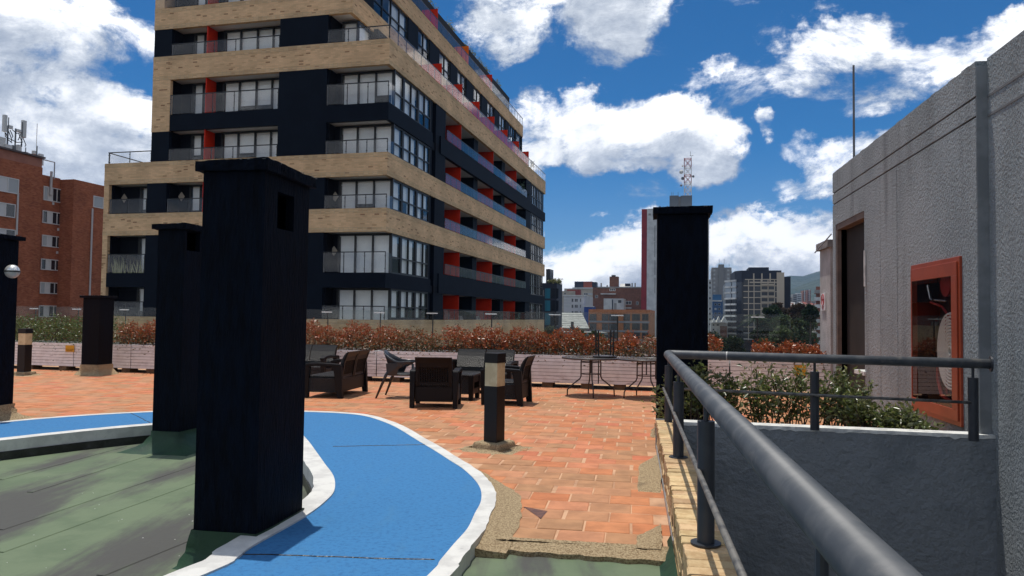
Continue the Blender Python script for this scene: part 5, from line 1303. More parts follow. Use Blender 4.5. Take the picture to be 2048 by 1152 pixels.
def rwin(px0, px1, py0, py1, off, n, mats):
    a = rat(px0, (py0 + py1) / 2, off)[0]; b = rat(px1, (py0 + py1) / 2, off)[0]; z1 = rat((px0 + px1) / 2, py0, off)[1]; z0 = rat((px0 + px1) / 2, py1, off)[1]
    e = .09; mb = MB().box(off, a, z0, off + .08, b, z0 + e).box(off, a, z1 - e, off + .08, b, z1).box(off, a, z0 + e, off + .08, a + e, z1 - e).box(off, b - e, z0 + e, off + .08, b, z1 - e)
    for k in range(1, n): u = a + (b - a) * k / n; mb.box(off, u - .05, z0 + e, off + .07, u + .05, z1 - e)
    w = mb.build('window', M('white_window_frame', (.66, .64, .62), .6), rbk)
    for k in range(n): MB().box(off + .015, a + (b - a) * k / n + e * .6, z0 + e, off + .03, a + (b - a) * (k + 1) / n - e * .6, z1 - e).build('pane', mats[k % len(mats)], w)
rs_ = [(86, 131, 376, 404), (84, 132, 424, 449), (83, 131, 472, 495), (81, 129, 519, 541), (79, 127, 565, 588), (77, 125, 611, 634)]
pan = M('white_window_panel', (.62, .61, .6), .6)
for i, r_ in enumerate(rs_): rwin(*r_, -.7, 5, [wdark, pan, wdark, wdark, wpale] if i % 2 else [wpale, pan, wdark, wdark, wdark])
rwin(-30, 37, 352, 383, 0, 3, [wpale, pan, wpale]); rwin(186, 206, 393, 416, off2, 1, [wpale])
for i in range(1, 5): rwin(-30, 30, 352 + i * 52, 381 + i * 51, 0, 3, [wpale, pan, wdark])
for (px, y0, y1, off) in ((35, 386, 470, .0), (184, 417, 600, off2)):
    a, z1 = rat(px, y0, off); _, z0 = rat(px, y1, off); MB().tube([(off + .08, a, z0), (off + .08, a, z1)], .1, 6).build('drain_pipe', M('pipe_white', (.55, .52, .5), .6), rbk)
a, z1 = rat(100, 343, -.7); MB().tube([(-.5, a, z1 - 2.6), (-.5, a, z1)], .13, 8).build('flue', M('pipe_white', (.55,) * 3), rbk)
for (px, py) in ((106, 407), (116, 459), (114, 505), (121, 551), (117, 600)):
    a, z1 = rat(px, py, -.7); MB().box(-.7, a - .12, z1 - .14, -.64, a + .12, z1 + .14).build('wall_vent', pan, rbk)
# phone antennas
antw = M('antenna_white', (.60, .60, .57), .5); antg = M('antenna_grey', (.13, .14, .15), .5)
def rpos(px, py, off=-1.2): a, z = rat(px, py, off); return Vector((off, a, z))
def to_w(p): return ro + BX * p.x + BY * p.y + Vector((0, 0, p.z))
am = thing('antenna_mast', 'phone mast with two tall panel antennas and equipment cabinets on the brick block roof', 'antenna', ro, -BA)
def vt(px, y0, y1, r, mat, nm, off=-1.2): a = rpos(px, y0, off); b = rpos(px, y1, off); MB().tube([(b.x, a.y, b.z), (a.x, a.y, a.z)], r, 6).build(nm, mat, am)
def vb(px0, px1, y0, y1, mat, nm, off=-1.2, th=.3):
    a = rpos(px0, y0, off); b = rpos(px1, y1, off); MB().box(off - th, a.y, b.z, off, b.y, a.z).build(nm, mat, am)
vt(15.5, 252, 312, .06, antg, 'pole'); vt(31.5, 257, 312, .08, antg, 'pole'); vt(45, 244, 294, .06, antg, 'pole'); vt(17.5, 235, 290, .05, antg, 'pole')
vb(9.5, 14, 229, 264, antw, 'panel_antenna'); vb(47, 52.5, 240, 276, antw, 'panel_antenna')
vb(19, 26, 250, 258, antw, 'radio_unit'); vb(36, 44, 258, 265, antw, 'radio_unit'); vb(0, 11, 273, 304, antw, 'cabinet', th=1.); vb(13, 24, 288, 308, antw, 'cabinet', -.9); vb(37, 43, 289, 312, antw, 'panel_antenna'); vb(26, 35, 290, 310, antg, 'cabinet', -1.8)
mb = MB()
for k, (x0, y0, x1, y1) in enumerate([(14, 275, 46, 284), (11, 265, 24, 286), (17, 262, 22, 285), (24, 259, 44, 266), (37, 266, 42, 290), (41, 268, 36, 280), (46, 276, 50, 293), (10, 265, 14, 275), (20, 260, 24, 275)]):
    a = rpos(x0, y0); b = rpos(x1, y1); m_ = (a + b) / 2 + Vector((.1, .15 * (-1) ** k, -.25)); mb.tube([a, m_, b], .045, 5)
tag(mb.build('cables', M('black_cable', (.01, .01, .01)), am), kind='stuff')
wa = thing('whip_antenna', 'thin whip aerial with small radio boxes at the right end of the brick block roof', 'antenna', ro, -BA); am2 = am; am = wa
vt(74.5, 247, 295, .03, antw, 'whip'); vt(74, 292, 325, .07, antg, 'pole'); vb(68, 74, 301, 309, antw, 'radio_unit'); vb(80, 87, 307, 331, antw, 'panel_antenna'); vb(72, 79, 309, 316, antg, 'radio_unit', -1.5)
vt(51.5, 295, 318, .05, antg, 'pole'); vb(50, 57, 303, 316, antw, 'radio_unit'); vb(46, 52, 309, 316, antg, 'radio_unit')

# teal panelled annex behind the apartment building
b = Blk('teal_annex', 'dark annex with bright teal panels and roof plants beyond the apartment building', 1070, 1113, 566, 120, 5, navyw)
for (y0, y1) in ((577, 597), (601, 622), (626, 650), (655, 676)):
    for (x0, x1) in ((1090, 1091.6), (1092.4, 1100.5)): b.box('teal_panel', x0, y0, x1, y1, -.05, .0, M('teal_panel', (.005, .13, .19), .3))
    for (x0, x1) in ((1102, 1110), (1111, 1117)): b.box('pane', x0, y0, x1, y1, -.04, .0, darkgl)
b.box('roof_room', 1092, 538, 1100, 566, 1, 4, darkgl)
u0, z0 = b.at(1096, 566); u1, _ = b.at(1118, 566); n = 500; link('roof_planting', leaf_mesh('roof_planting', np.stack([NR.uniform(u0, u1, n), NR.uniform(0, 2, n), z0 + np.abs(NR.normal(0, .28, n))], 1), .4, roofleaf), b.t)

b = Blk('beige_apartment_block', 'tall beige apartment block with a navy and red top storey in the centre distance', 1128, 1198, 577, 600, 40, beige)
b.box('roof_storey', 1149, 563, 1169, 577, 2, 14, navyw); b.box('roof_storey', 1167, 563, 1184, 576, 1.5, 12, M('far_brick_red', (.28, .07, .04), .8)); b.box('roof_storey', 1184, 564, 1192, 577, 2, 13, navyw); b.box('roof_slab', 1145, 575, 1196, 577.5, -.6, 3, concw)
b.grid([(1167, 1176), (1177, 1185), (1187, 1194)], [(586, 590), (593.5, 596), (600, 603), (607, 610), (614, 617), (621, 624)], mull=1)
b = Blk('tan_apartment_block', 'narrow tan apartment block beside the teal annex', 1112, 1150, 582, 520, 30, beige)
b.grid([(1120, 1125), (1128, 1132)], [(586, 589), (594, 596), (606, 610), (614, 617), (622, 626), (632, 638)], mull=0)
b.box('roof_storey', 1134, 579, 1160, 590, .5, 6, M('far_red_roof', (.26, .05, .035), .8))
b = Blk('grey_apartment_house', 'light grey apartment house with two rows of wide windows', 1127, 1168, 591, 340, 30, M('far_light_grey', (.52, .51, .51), .85, (.46, .46, .46), vs=.3))
for (y0, y1) in ((597, 604), (609, 616), (622, 628)):
    b.win(1128, y0, 1142, y1, mull=4, mat=wpale); b.win(1143, y0, 1147, y1, mull=0); b.win(1149, y0, 1156, y1, mull=1); b.win(1160, y0, 1162, y1, mull=0)
b.box('roof_slab', 1126, 590, 1169, 592, -.4, 16.5, concw)
b = Blk('blue_block', 'small bright blue painted building wall behind the grey house', 1168, 1184, 613, 330, 12, M('far_bright_blue', (.012, .05, .22), .6))
b.box('roof_slab', 1167, 612, 1185, 614, -.2, 6, concw)
b = Blk('brown_brick_block', 'dark brown brick block with chimneys and a water tower on its roof', 1185, 1300, 575, 430, 50, brownb)
b.box('water_tower', 1219, 553, 1236, 575, 4, 10, brownb); b.box('tank', 1223, 550, 1230, 554, 4.5, 9, navyw); b.box('roof_slab', 1195, 573.5, 1300, 576, -.5, 26.5, greyw)
for x in (1202, 1214, 1264, 1270): b.box('chimney', x - 1, 566 if x != 1214 else 570, x + 1.2, 574, 3, 4.5, greyw)
b.box('roof_room', 1250, 567, 1260, 575, 5, 11, navyw); a = b.at(1238, 574); c = b.at(1252, 566)
MB().hexa([(a[0], 4, a[1]), (c[0] + 2, 4, a[1]), (c[0] + 2, 9, a[1]), (a[0], 9, a[1]), (a[0], 4, a[1] + .2), (c[0] + 2, 4, a[1] + .2), (c[0] + 2, 9, c[1]), (a[0], 9, c[1])]).build('skylight_roof', concw, b.t)
b.win(1251, 602, 1263, 609, mull=1); b.win(1272, 603, 1277, 610, mull=0); b.win(1219, 577, 1231, 582, mull=2); b.win(1190, 590, 1196, 596, mull=0)
b.box('canopy', 1202, 587, 1232, 589, -2, 0, concw); b.box('roof_slab', 1251, 615, 1263, 617, -.6, 0, concw)
b2 = Blk('concrete_stair_tower', 'pale concrete rooftop block with an iron ladder before the brown brick block', 1207, 1247, 597, 410, 12, concw)
b2.win(1236, 600, 1243, 606, mull=0, frame=greyw); b2.box('ladder', 1224, 599, 1226, 620, -.15, 0, navyw); b2.box('ladder', 1228, 606, 1233, 620, -.1, 0, greyw)
b = Blk('orange_brick_offices', 'orange brick building with grey bands and dark window rows behind the glass railing', 1177, 1300, 619, 240, 30, orangeb)
for y in (642, 660.5, 678, 696): b.box('grey_band', 1178, y, 1299, y + 3.6, -.12, 0, M('far_band_grey', (.26, .26, .28), .8))
for (y0, y1) in ((628, 641.5), (646.5, 660), (664.5, 677.5), (682, 695)):
    for (x0, x1, m_) in ((1179, 1193, 1), (1204, 1217, 1), (1218, 1235, 1), (1247, 1260, 1), (1264, 1280, 1), (1284, 1297, 1)): b.win(x0, y0, x1, y1, mull=m_, frame=M('far_dark_frame', (.06, .05, .05), .6))
b = Blk('tin_roofed_house', 'old house with a weathered grey sheet roof below the terrace', 1128, 1176, 655, 140, 9, M('far_plaster', (.30, .27, .24), .9), rot=-.02)
u0, z0 = b.at(1124, 657); u1, z1 = b.at(1178, 653); z2 = z0 + 2.5
MB().hexa([(u0, -.4, z0), (u1, -.4, z0), (u1 - .3, 9, z2 + .3), (u0 + .6, 9, z2 + .3), (u0, -.4, z0 + .15), (u1, -.4, z0 + .15), (u1 - .3, 9, z2 + .5), (u0 + .6, 9, z2 + .5)]).build('sheet_roof', M('weathered_sheet', (.36, .36, .345), .85, (.27, .27, .26), vs=.9), b.t)
for k in range(1, 8):
    t = k / 8; y = -.4 + 9.4 * t; z = z0 + .15 + (z2 + .35 - z0) * t; MB().box(u0 + .6 * t, y - .05, z, u1 - .3 * t, y + .05, z + .06).build('roof_lap', greyw, b.t)
u2, _ = b.at(1118, 660); u3, _ = b.at(1203, 660)
MB().box(u2, -8, z0 - .9, u3, -.5, z0 - .5).build('lower_roof', M('far_lower_roof', (.36, .355, .34), .85, (.22, .22, .21), vs=1.2), b.t); MB().box(u0 + 1, -7.5, ZBASE, u3 - .4, -.8, z0 - .91).build('lower_wall', greyw, b.t)
q = b.at(1144, 655); MB().tube([(q[0], -.6, z0 - .3), (q[0], -.6, z0 + 1.3)], .28, 8).build('chimney_pipe', M('far_black', (.02, .02, .02)), b.t)

# red and white tower with the lattice mast
b = Blk('red_and_white_tower', 'tall tower with a dark red edge and white blind wall behind the railing shaft', 1293, 1418, 416, 390, 50, concw)
u0, _ = b.at(1282, 640); u1, _ = b.at(1293, 640); zt_ = b.at(1290, 418)[1]
MB().box(u0, .3, ZBASE, u1 - .02, 8, zt_).build('red_wall', redw, b.t); b.box('roof_vent', 1297, 427, 1302, 431, -.05, 0, greyw)
b.box('penthouse', 1339, 391, 1357, 420, 5, 12, M('far_slate', (.11, .125, .14), .7)); b.box('penthouse', 1361, 391, 1384, 420, 5, 13, M('far_slate', (.11, .12, .14))); b.box('penthouse', 1356.5, 393, 1361.5, 420, 6, 12, greyw)
for y in (452, 484, 520, 556): b.box('drain_pipe', 1309, y, 1310.5, y + 30, -.2, 0, greyw)
for x in (1343, 1346, 1356): b.box('aerial', x, 384, x + .6, 392, 6, 6.2, antg)
lm = thing('lattice_mast', 'red and white lattice radio mast with dishes on the tower roof', 'radio mast', b.o + b.n * 18, -BA)
def lat(px, py): q = PL(px, py, b.o + b.n * 18, b.n) - (b.o + b.n * 18); return q.dot(b.u), q.z
zs_ = [lat(1375, y)[1] for y in (395, 381, 367, 351, 335, 318)]; xl = [lat(1368.5, y)[0] for y in (395, 381, 367, 351, 335, 318)]; xr_ = [lat(1382.5, y)[0] for y in (395, 381, 367, 351, 335, 318)]
mr_ = M('mast_red', (.30, .035, .03), .6); mw_ = M('mast_white', (.62, .6, .58), .6)
for i in range(5):
    w = (xr_[i] - xl[i]); mat_ = [mw_, mw_, mr_, mw_, mr_][i]; mb = MB(); z0, z1 = zs_[i], zs_[i + 1]; C4 = [(xl[i], -w / 2), (xr_[i], -w / 2), (xr_[i], w / 2), (xl[i], w / 2)]
    for k in range(4):
        a, c = C4[k], C4[(k + 1) % 4]; mb.tube([(*a, z0), (*a, z1)], .19, 5).tube([(*a, z0), (*c, z1)], .11, 4).tube([(*c, z0), (*a, z1)], .11, 4).tube([(*a, z1), (*c, z1)], .17, 4)
    mb.build('mast_section', mat_, lm)
for (px, py, r_, dx) in ((1362.5, 344, 4.2, -1), (1365.5, 357, 3.4, -1), (1386.5, 353, 2.6, 1), (1365, 332, 1.8, -1), (1362.5, 371, 2.4, -1)):
    x, z = lat(px, py); R_ = r_ * 405 / 1500
    MB().lathe([(.1, .0), (R_ * .6, .2), (R_, .7), (R_ * .98, .78), (.1, .3)], (x, -1., z), 16, axis='Y').build('dish', concw if dx < 0 and py < 350 else antg, lm)
for (px, y0, y1) in ((1382.5, 318, 311), (1381, 311, 311)): x, z = lat(px, y0); MB().tube([(x, 0, z), (x, 0, z + 2.2)], .1, 5).build('aerial', antg, lm)
for px in (1380.5, 1385.5): x, z = lat(px, 311); MB().lathe([(.05, -.3), (.3, 0), (.05, .3)], (x, 0, z), 8).build('warning_light', antg, lm)

pw = thing('pink_brick_wall', 'low pinkish brick wall at the foot of the tower', 'wall', V(1273, 682, 60) * 1, 0); pw.location.z = 0
u = V(1273, 682, 60); v = V(1330, 682, 60); MB().box(0, 0, ZBASE, v.x - u.x, .5, u.z).box(.8, .5, u.z, v.x - u.x, 1., u.z + .28).build('wall', pinkb, pw); MB().box(-.12, -.1, ZBASE, .0, .6, u.z + .1).build('wall_end', concw, pw)

# right-hand group
b = Blk('white_slab_block', 'white apartment block seen as a sliver right of the railing shaft', 1380, 1424, 559, 420, 25, concw); b.grid([(1417, 1422)], [(563, 568), (573, 578), (583, 588), (594, 599), (604, 609), (615, 620), (625, 630), (636, 641), (646, 651)], mull=0)
b = Blk('grey_tower_block', 'tall grey concrete tower block with a raised central shaft', 1423, 1463, 535, 560, 40, greyw); b.box('lift_shaft', 1437, 529, 1448, 650, -1.4, 14, M('far_grey_dark', (.22, .215, .205), .85))
for k in range(13): y = 539 + k * 8.2; b.win(1427, y, 1430.5, y + 3.4, mull=0, mat=wpale); b.win(1454.5, y, 1458.5, y + 3.4, mull=0, mat=wpale); b.box('balcony', 1422.3, y + 4, 1426, y + 6, -1.2, 2, greyw); b.box('balcony', 1460.5, y + 4, 1464, y + 6, -1.2, 2, greyw)
for x in (1438, 1448, 1458): b.box('aerial', x, 518 if x < 1450 else 527, x + .5, 535, 3, 3.3, antg)
b = Blk('blue_offices', 'small blue office building with pale windows', 1425, 1453, 601, 470, 24, bluew); b.box('roof_storey', 1425.5, 589, 1443, 600, 2, 10, M('far_teal_blue', (.02, .10, .22), .5)); b.box('roof_slab', 1425, 600.5, 1444, 603, -.4, 4, concw)
b.grid([(1429, 1433), (1436, 1441), (1446, 1448), (1450, 1452)], [(607, 611), (616, 620), (625, 628), (632, 635)], mull=0)
b = Blk('white_gabled_house', 'low white house with pitched gables below the blue offices', 1422, 1455, 641, 300, 16, concw)
for (x0, x1, y0) in ((1423, 1431, 637), (1431, 1441, 633), (1440, 1454, 633)):
    a = b.at(x0, 645); c = b.at(x1, 645); t_ = b.at((x0 + x1) / 2, y0)
    MB().strip([(a[0], a[1]), (c[0], a[1]), ((a[0] + c[0]) / 2, t_[1])], -.3, 10).build('gable', concw, b.t).rotation_euler = (0, 0, -math.pi / 2)
b.grid([(1425, 1429), (1433, 1438)], [(648, 652), (657, 661), (665, 669)], mull=0); b.box('brick_part', 1440, 652, 1454, 680, -.3, 3, brownb)

# glass office block: two faces meet at a dark corner
off_ = thing('glass_office_block', 'dark glass office block with cream mullions and white floor bands', 'office block', V(1483, 640, 300), -BA); off_.location.z = 0; oo = Vector(off_.location)
def oF(px, py): q = PL(px, py, oo, BY) - oo; return q.dot(BX), q.z
def oS(px, py): q = PL(px, py, oo, BX) - oo; return q.dot(BY), q.z
x1, zt1 = oF(1565, 545); zc = oF(1483, 541)[1]; LS = 15.; sr = .95
# the left face turns away at an angle
sx, sz = oF(1453, 600); Lf = Vector((sx, 10.5, 0)); fdir = Lf.normalized(); fw = Lf.length
MB().prism([(0, 0), (x1, 0), (x1, 40), (sx, 40), (sx, 10.5)], ZBASE, zc - 4.6).build('core', darkgl, off_)
MB().prism([(0, .02), (x1 - .4, .02), (x1 - 1, 26), (sx * .55, 26), (sx * .42, 4.4)], zc - 4.6, zc).build('roof_storey', navyw, off_)
MB().prism([(x1 * .2, 5), (x1 * .7, 5), (x1 * .7, 20), (x1 * .2, 20)], zc, zc + 1.6).build('roof_room', navyw, off_)
MB().box(x1 - 2.2, -.6, ZBASE, x1 + .6, 34, zt1).build('cream_pier', M('far_cream', (.50, .43, .33), .8), off_); MB().box(x1 + .7, 5, 0, x1 + 3.6, 30, zt1 - 1.4).build('rear_wing', navyw, off_)
cream = MATS['far_cream']; ys_ = [559, 571.5, 583, 595, 607, 619, 630.5, 642, 654, 666, 678]
for y in ys_[:]:
    z = oF(1500, y)[1]; a = oF(1487 if y > 560 else 1490, y)[0]
    MB().box(a, -.3, z - .17, x1 - 2.2, -.0, z + .17).build('floor_band', cream if y < 660 else concw, off_)
    q0 = Lf * .98; nrm = Vector((-fdir.y, fdir.x, 0)); nrm = nrm if nrm.y < 0 else -nrm
    z = oF(1470, y + 3)[1]
    P0 = fdir * (fw * .42); P1 = fdir * fw
    for (a_, b_) in ((fdir * (fw * .30), fdir * (fw * .58)), (fdir * (fw * .62), P1)):
        MB().hexa([a_, a_ + nrm * .5, b_ + nrm * .5, b_, a_ + Vector((0, 0, .7)), a_ + nrm * .5 + Vector((0, 0, .7)), b_ + nrm * .5 + Vector((0, 0, .7)), b_ + Vector((0, 0, .7))]).build('floor_band', concw, off_).location.z = z
xs_ = [1497, 1508, 1522, 1536, 1549]
for px in xs_:
    a, za = oF(px, 559); _, zb_ = oF(px, 680); MB().box(a - .16, -.24, zb_, a + .16, 0, za).build('mullion', cream, off_)
for i, (xa, xb) in enumerate(zip([1487] + xs_, xs_ + [1561])):
    for j, (ya, yb) in enumerate(zip(ys_[:-1], ys_[1:])):
        a, z1 = oF(xa, ya); c, z0 = oF(xb, yb)
        lit = rnd.random(); MB().box(a + .2, -.12, z0 + .22, c - .2, -.04, z1 - .22).build('pane', M('office_pane_grey', (.03, .034, .038), .12, spec=.4) if lit < .3 else M('office_pane_blue', (.012, .018, .026), .1, spec=.5) if lit < .6 else darkgl, off_)
        if i in (3, 4) and j < 7: MB().box(a + .2, -.6, z0 + .2, c - .2, -.31, z0 + .75).build('balcony', cream, off_)
for j, (ya, yb) in enumerate(zip(ys_[:-1], ys_[1:])):
    z1 = oF(1470, ya + 3)[1]; z0 = oF(1470, yb + 3)[1]
    for (f0, f1) in ((.31, .57), (.63, .99)):
        a_, b_ = fdir * (fw * f0) + nrm * .05, fdir * (fw * f1) + nrm * .05
        MB().hexa([a_ + Vector((0, 0, z0 + .9)), a_ + nrm * .03 + Vector((0, 0, z0 + .4)), b_ + nrm * .03 + Vector((0, 0, z0 + .4)), b_ + Vector((0, 0, z0 + .4)), a_ + Vector((0, 0, z1 - .1)), a_ + nrm * .03 + Vector((0, 0, z1 - .1)), b_ + nrm * .03 + Vector((0, 0, z1 - .1)), b_ + Vector((0, 0, z1 - .1))]).build('pane', M('office_pane_pale', (.30, .34, .37), .15, spec=.8) if j < 3 else M('office_pane_grey', (.06,) * 3), off_)
for x in (.3, .5, .7):
    a = x1 * x; MB().box(a - .25, -.25, zc - 4.4, a + .25, .0, zc - 1.2).build('mullion', cream, off_)
MB().box(x1 * .2, -.3, zc - 5., x1 - 2.2, 0, zc - 4.5).build('floor_band', cream, off_)

b = Blk('balcony_apartment_block', 'brick apartment block with stacked white balconies beside the pale pillar', 1632, 1680, 573, 260, 30, M('far_red_brick', (.22, .085, .06), .85), rot=.40)
for k in range(8): y = 580 + k * 14.5; b.box('balcony', 1629, y, 1640, y + 7, -1.1, 0, concw if k else greyw); b.box('balcony_slab', 1628.5, y + 7, 1640, y + 8, -1.3, 0, M('far_red_brick', (.22, .085, .06)))
b = Blk('low_brick_building', 'low brown brick building among the trees on the right', 1598, 1634, 666, 210, 20, M('far_red_brick', (.22, .085, .06))); b.box('roof_slab', 1597, 664, 1635, 667, -.3, 12, greyw)
b.win(1600, 671, 1604, 677, mull=0); b.win(1608, 671, 1613, 677, mull=0)
b = Blk('green_awning_shop', 'small building with a bright green roof edge before the trees', 1568, 1590, 622, 260, 10, M('far_red_brick', (.22, .085, .06))); b.box('green_roof_edge', 1567, 620, 1588, 622.5, -.6, 10, M('far_green', (.02, .25, .16), .6))
# far towers under the hills
fr = random.Random(3)
specs = [(1562, 1569, 592, concw), (1570, 1577, 590, greyw), (1578, 1585, 594, beige), (1586, 1594, 588, greyw), (1594, 1603, 586, concw), (1606, 1612.5, 581, M('far_tower_brick', (.33, .15, .10), .85)), (1615, 1621.5, 580, M('far_tower_brick', (.33, .15, .10))), (1623, 1632, 602, beige), (1603, 1607, 598, greyw), (1632, 1640, 606, concw)]
words_ = ['white', 'grey', 'beige', 'slender grey', 'broad white', 'left twin brick', 'right twin brick', 'low beige', 'narrow grey', 'low white']
for i, ((a, c, y, m_), w_) in enumerate(zip(specs, words_)):
    b = Blk('far_tower', w_ + ' tower far off below the hills on the right', a, c, y, 950 + i * 14, 22, m_, 'tower', group='far') if False else Blk('far_tower', w_ + ' tower far off below the hills on the right', a, c, y, 950 + i * 14, 22, m_, 'tower')
    b.t['group'] = 'far towers below the hills'
    for k in range(5):
        yy = y + 3 + k * 3.6; b.box('window_row', a + .9, yy, c - .9, yy + 1.5, -.3, 0, wdark)
    if 'brick' in w_: b.box('bright_core', (a + c) / 2 - .8, y - 1, (a + c) / 2 + .8, y + 22, -.6, 0, concw)
roofs = [M('tile_roof_red', (.22, .07, .05), .9), M('tile_roof_brown', (.16, .09, .07), .9), M('flat_roof_grey', (.3, .29, .28), .9)]
seen_labels = set()
for i in range(44):
    px = 1560 + fr.uniform(0, 82); D = fr.uniform(420, 800); y = 603 + (800 - D) * .05 + fr.uniform(-2, 3)
    w = fr.uniform(3, 7); z = V(px, y, D)
    wi = fr.randrange(4); ri = fr.randrange(3)
    side = 'near the white balconies' if px > 1622 else 'under the twin brick towers' if px > 1602 else 'beside the white and beige towers' if px > 1580 else 'at the edge of the office block'
    t = thing('far_house', 'tiny %s house with %s roof %s, %s' % (('beige', 'white', 'brick', 'grey')[wi], ('red tiled', 'brown tiled', 'flat grey')[ri], side, 'low down' if D < 540 else 'midway' if D < 680 else 'high up'), 'house', (z.x, z.y, 0), fr.uniform(-.4, .4), 'far houses below the hills')
    hw = w * D / 3000
    if t['label'] in seen_labels: bpy.data.objects.remove(t); continue
    seen_labels.add(t['label'])
    MB().box(-hw, 0, ZBASE, hw, 9, z.z - 1).build('wall', [beige, concw, M('far_red_brick', (.22, .085, .06)), greyw][wi], t)
    MB().strip([(-.4, z.z - 1), (9.4, z.z - 1), (4.5, z.z + fr.uniform(.3, 2))], -hw - .3, hw + .3).build('roof', roofs[ri], t)

# ------------------------------------------------------------------ trees in the street
def tree(name, label, px, ytop, D, wpx, cols, seed, n=2600, leaf=.42, bare=0., ybase=None, dens=1., clumps=11, group='trees beyond the roof terrace', shape=(1, 1)):
    D *= 1.8; leaf *= 1.7; tp = V(px, ytop, D); R_ = wpx / 2 * D / 1500; H = tp.z - ZBASE; r = np.random.default_rng(seed); rr = random.Random(seed)
    ch = min(H * .62, R_ * 2.3 * shape[1])
    t = thing(name, label, 'tree', (tp.x, tp.y, ZBASE), rr.uniform(0, 6), group)
    mb = MB(); zc0 = H - ch; trk = [(0, 0, 0), (.1, .05, zc0 * .6), (.0, .1, zc0 + ch * .3), (.05, .0, H - ch * .2)]
    mb.tube(trk, [R_ * .09 + .1, R_ * .07 + .08, R_ * .05 + .05, .04], 7)
    pos = []; out = []
    for k in range(clumps):
        a = rr.uniform(0, 6.283); u = (k + .5) / clumps; z = zc0 + ch * (.18 + .74 * u); rad = R_ * (math.sin(math.pi * (.16 + .74 * u)) ** .8) * rr.uniform(.35, .82)
        c = np.array([rad * math.cos(a), rad * math.sin(a), z]); s = R_ * rr.uniform(.24, .42)
        mb.tube([(0, 0, zc0 + ch * .15 * u), (c[0] * .5, c[1] * .5, (zc0 + z) / 2 + ch * .1), tuple(c)], [.02 * R_ + .04, .012 * R_ + .03, .02], 5)
        m_ = int(n / clumps); d = r.normal(size=(m_, 3)); d /= np.linalg.norm(d, axis=1)[:, None]; rad_ = s * r.uniform(.45, 1.08, m_)[:, None] ** .6
        pos.append(c + d * rad_ * np.array([1, 1, .8])); out.append(d)
    pos = np.concatenate(pos); out = np.concatenate(out)
    link('crown', leaf_mesh('crown', pos, leaf, cols, aspect=.7, up=.1, outward=out * .5, rng=r), t)
    mb.build('trunk', bark, t); return t
tg = leaf_mat('tree_green', [(.025, .045, .016), (.045, .07, .025), (.07, .10, .035), (.035, .055, .02)], spec=.25, rough=.55)
tp_ = leaf_mat('tree_pale_green', [(.05, .075, .028), (.085, .115, .045), (.12, .145, .06)], spec=.25, rough=.55)
td = leaf_mat('tree_dark_green', [(.012, .026, .010), (.022, .042, .015), (.035, .058, .02)], spec=.25, rough=.55)
tb = leaf_mat('tree_brown', [(.06, .04, .026), (.085, .055, .035), (.05, .045, .025)], spec=.2, rough=.7)
tree('street_tree', 'grey green tree behind the glass railing beside the teal annex', 1105, 655, 62, 46, leaf_mat('tree_grey_green', [(.07, .085, .055), (.11, .125, .085), (.15, .16, .11)], rough=.5), 1, leaf=.32)
tree('street_tree', 'mid green tree below the weathered tin roof', 1150, 663, 58, 52, tg, 2, leaf=.3); tree('street_tree', 'low green tree left of the orange brick offices', 1186, 667, 56, 40, tg, 3, leaf=.3)
tree('street_tree', 'dark tree at the foot of the white gabled house', 1432, 668, 85, 50, td, 4, leaf=.4); tree('street_tree', 'dark tree at the foot of the glass office block', 1470, 676, 80, 46, td, 5, leaf=.4)
tree('street_tree', 'rounded dark green tree before the cream piers of the office block', 1543, 613, 100, 34, td, 6, leaf=.45); tree('street_tree', 'olive tree behind the rounded dark one', 1558, 606, 112, 34, tb, 7, leaf=.45)
tree('street_tree', 'brown thin leaved tree below the hills', 1596, 609, 105, 34, tb, 8, leaf=.4, n=2000); tree('street_tree', 'dark green tree left of the white balconies', 1621, 612, 85, 28, td, 9, leaf=.38)
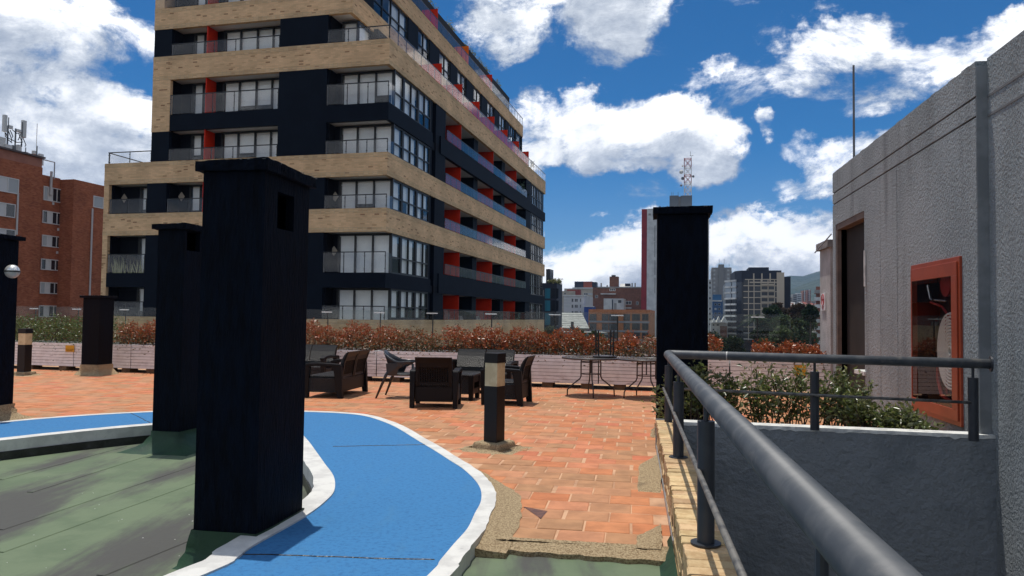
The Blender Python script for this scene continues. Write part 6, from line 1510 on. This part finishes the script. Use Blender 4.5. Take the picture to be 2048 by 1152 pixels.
tree('street_tree', 'broad green tree filling the middle of the right hand glass panel', 1560, 634, 78, 66, tg, 10, n=4200, leaf=.36); tree('street_tree', 'pale feathery tree low in the right hand glass panel', 1555, 655, 66, 64, tp_, 11, n=4200, leaf=.32); tree('street_tree', 'green tree left of the low brick building', 1592, 640, 82, 46, tg, 12, leaf=.36)
tree('street_tree', 'dark tree behind the railing post on the right', 1522, 640, 74, 40, td, 13, leaf=.36); tree('street_tree', 'green tree under the stacked white balconies', 1618, 640, 90, 46, tg, 14, leaf=.38)
tree('street_tree', 'shadowy tree low beside the pale pillar', 1590, 668, 70, 60, td, 15, leaf=.36)
# palm
pmx = V(1513, 624, 165); pt = thing('palm_tree', 'palm with drooping fronds in front of the glass office block', 'palm', (pmx.x, pmx.y, ZBASE), 0)
H = pmx.z - ZBASE - 1.8; MB().tube([(0, 0, 0), (.1, 0, H * .5), (0, 0, H)], [.3, .22, .2], 8).build('trunk', bark, pt)
rr = random.Random(5)
for k in range(22):
    a = k * 2.4; e = rr.uniform(-.2, 1.1); L_ = rr.uniform(2.9, 4.1); mb = MB(); P_ = [Vector((math.cos(a) * L_ * u * math.cos(e), math.sin(a) * L_ * u * math.cos(e), H + L_ * u * math.sin(e) - 2.1 * u * u)) for u in np.linspace(0, 1, 8)]
    sd = Vector((-math.sin(a), math.cos(a), 0))
    for i in range(1, 8):
        for s in (-1, 1):
            b0 = P_[i]; tp0 = b0 + sd * s * .68 * (1 - i / 10) + (P_[i] - P_[i - 1]) * .8 - Vector((0, 0, .28)); mb.add([P_[i - 1], b0, tp0], [(0, 1, 2)])
    mb.tube(P_, .03, 4).build('frond', td, pt)
MB().tube([(0, 0, 0), (0, 0, .1)], .1, 5)

# ------------------------------------------------------------------ haze over the city
hz = MB().box(-5600, -900, -19, 5600, 5400, 720).build('haze', None); tag(hz, kind='stuff')
hm = bpy.data.materials.new('city_haze'); hm.use_nodes = True; t = hm.node_tree; t.nodes.clear()
pv = N(t, 'ShaderNodeVolumePrincipled', inp={'Color': (.42, .62, 1., 1), 'Density': .00008, 'Anisotropy': .2}); oo_ = N(t, 'ShaderNodeOutputMaterial'); t.links.new(pv.outputs[0], oo_.inputs['Volume'])
hz.data.materials.clear(); hz.data.materials.append(hm)
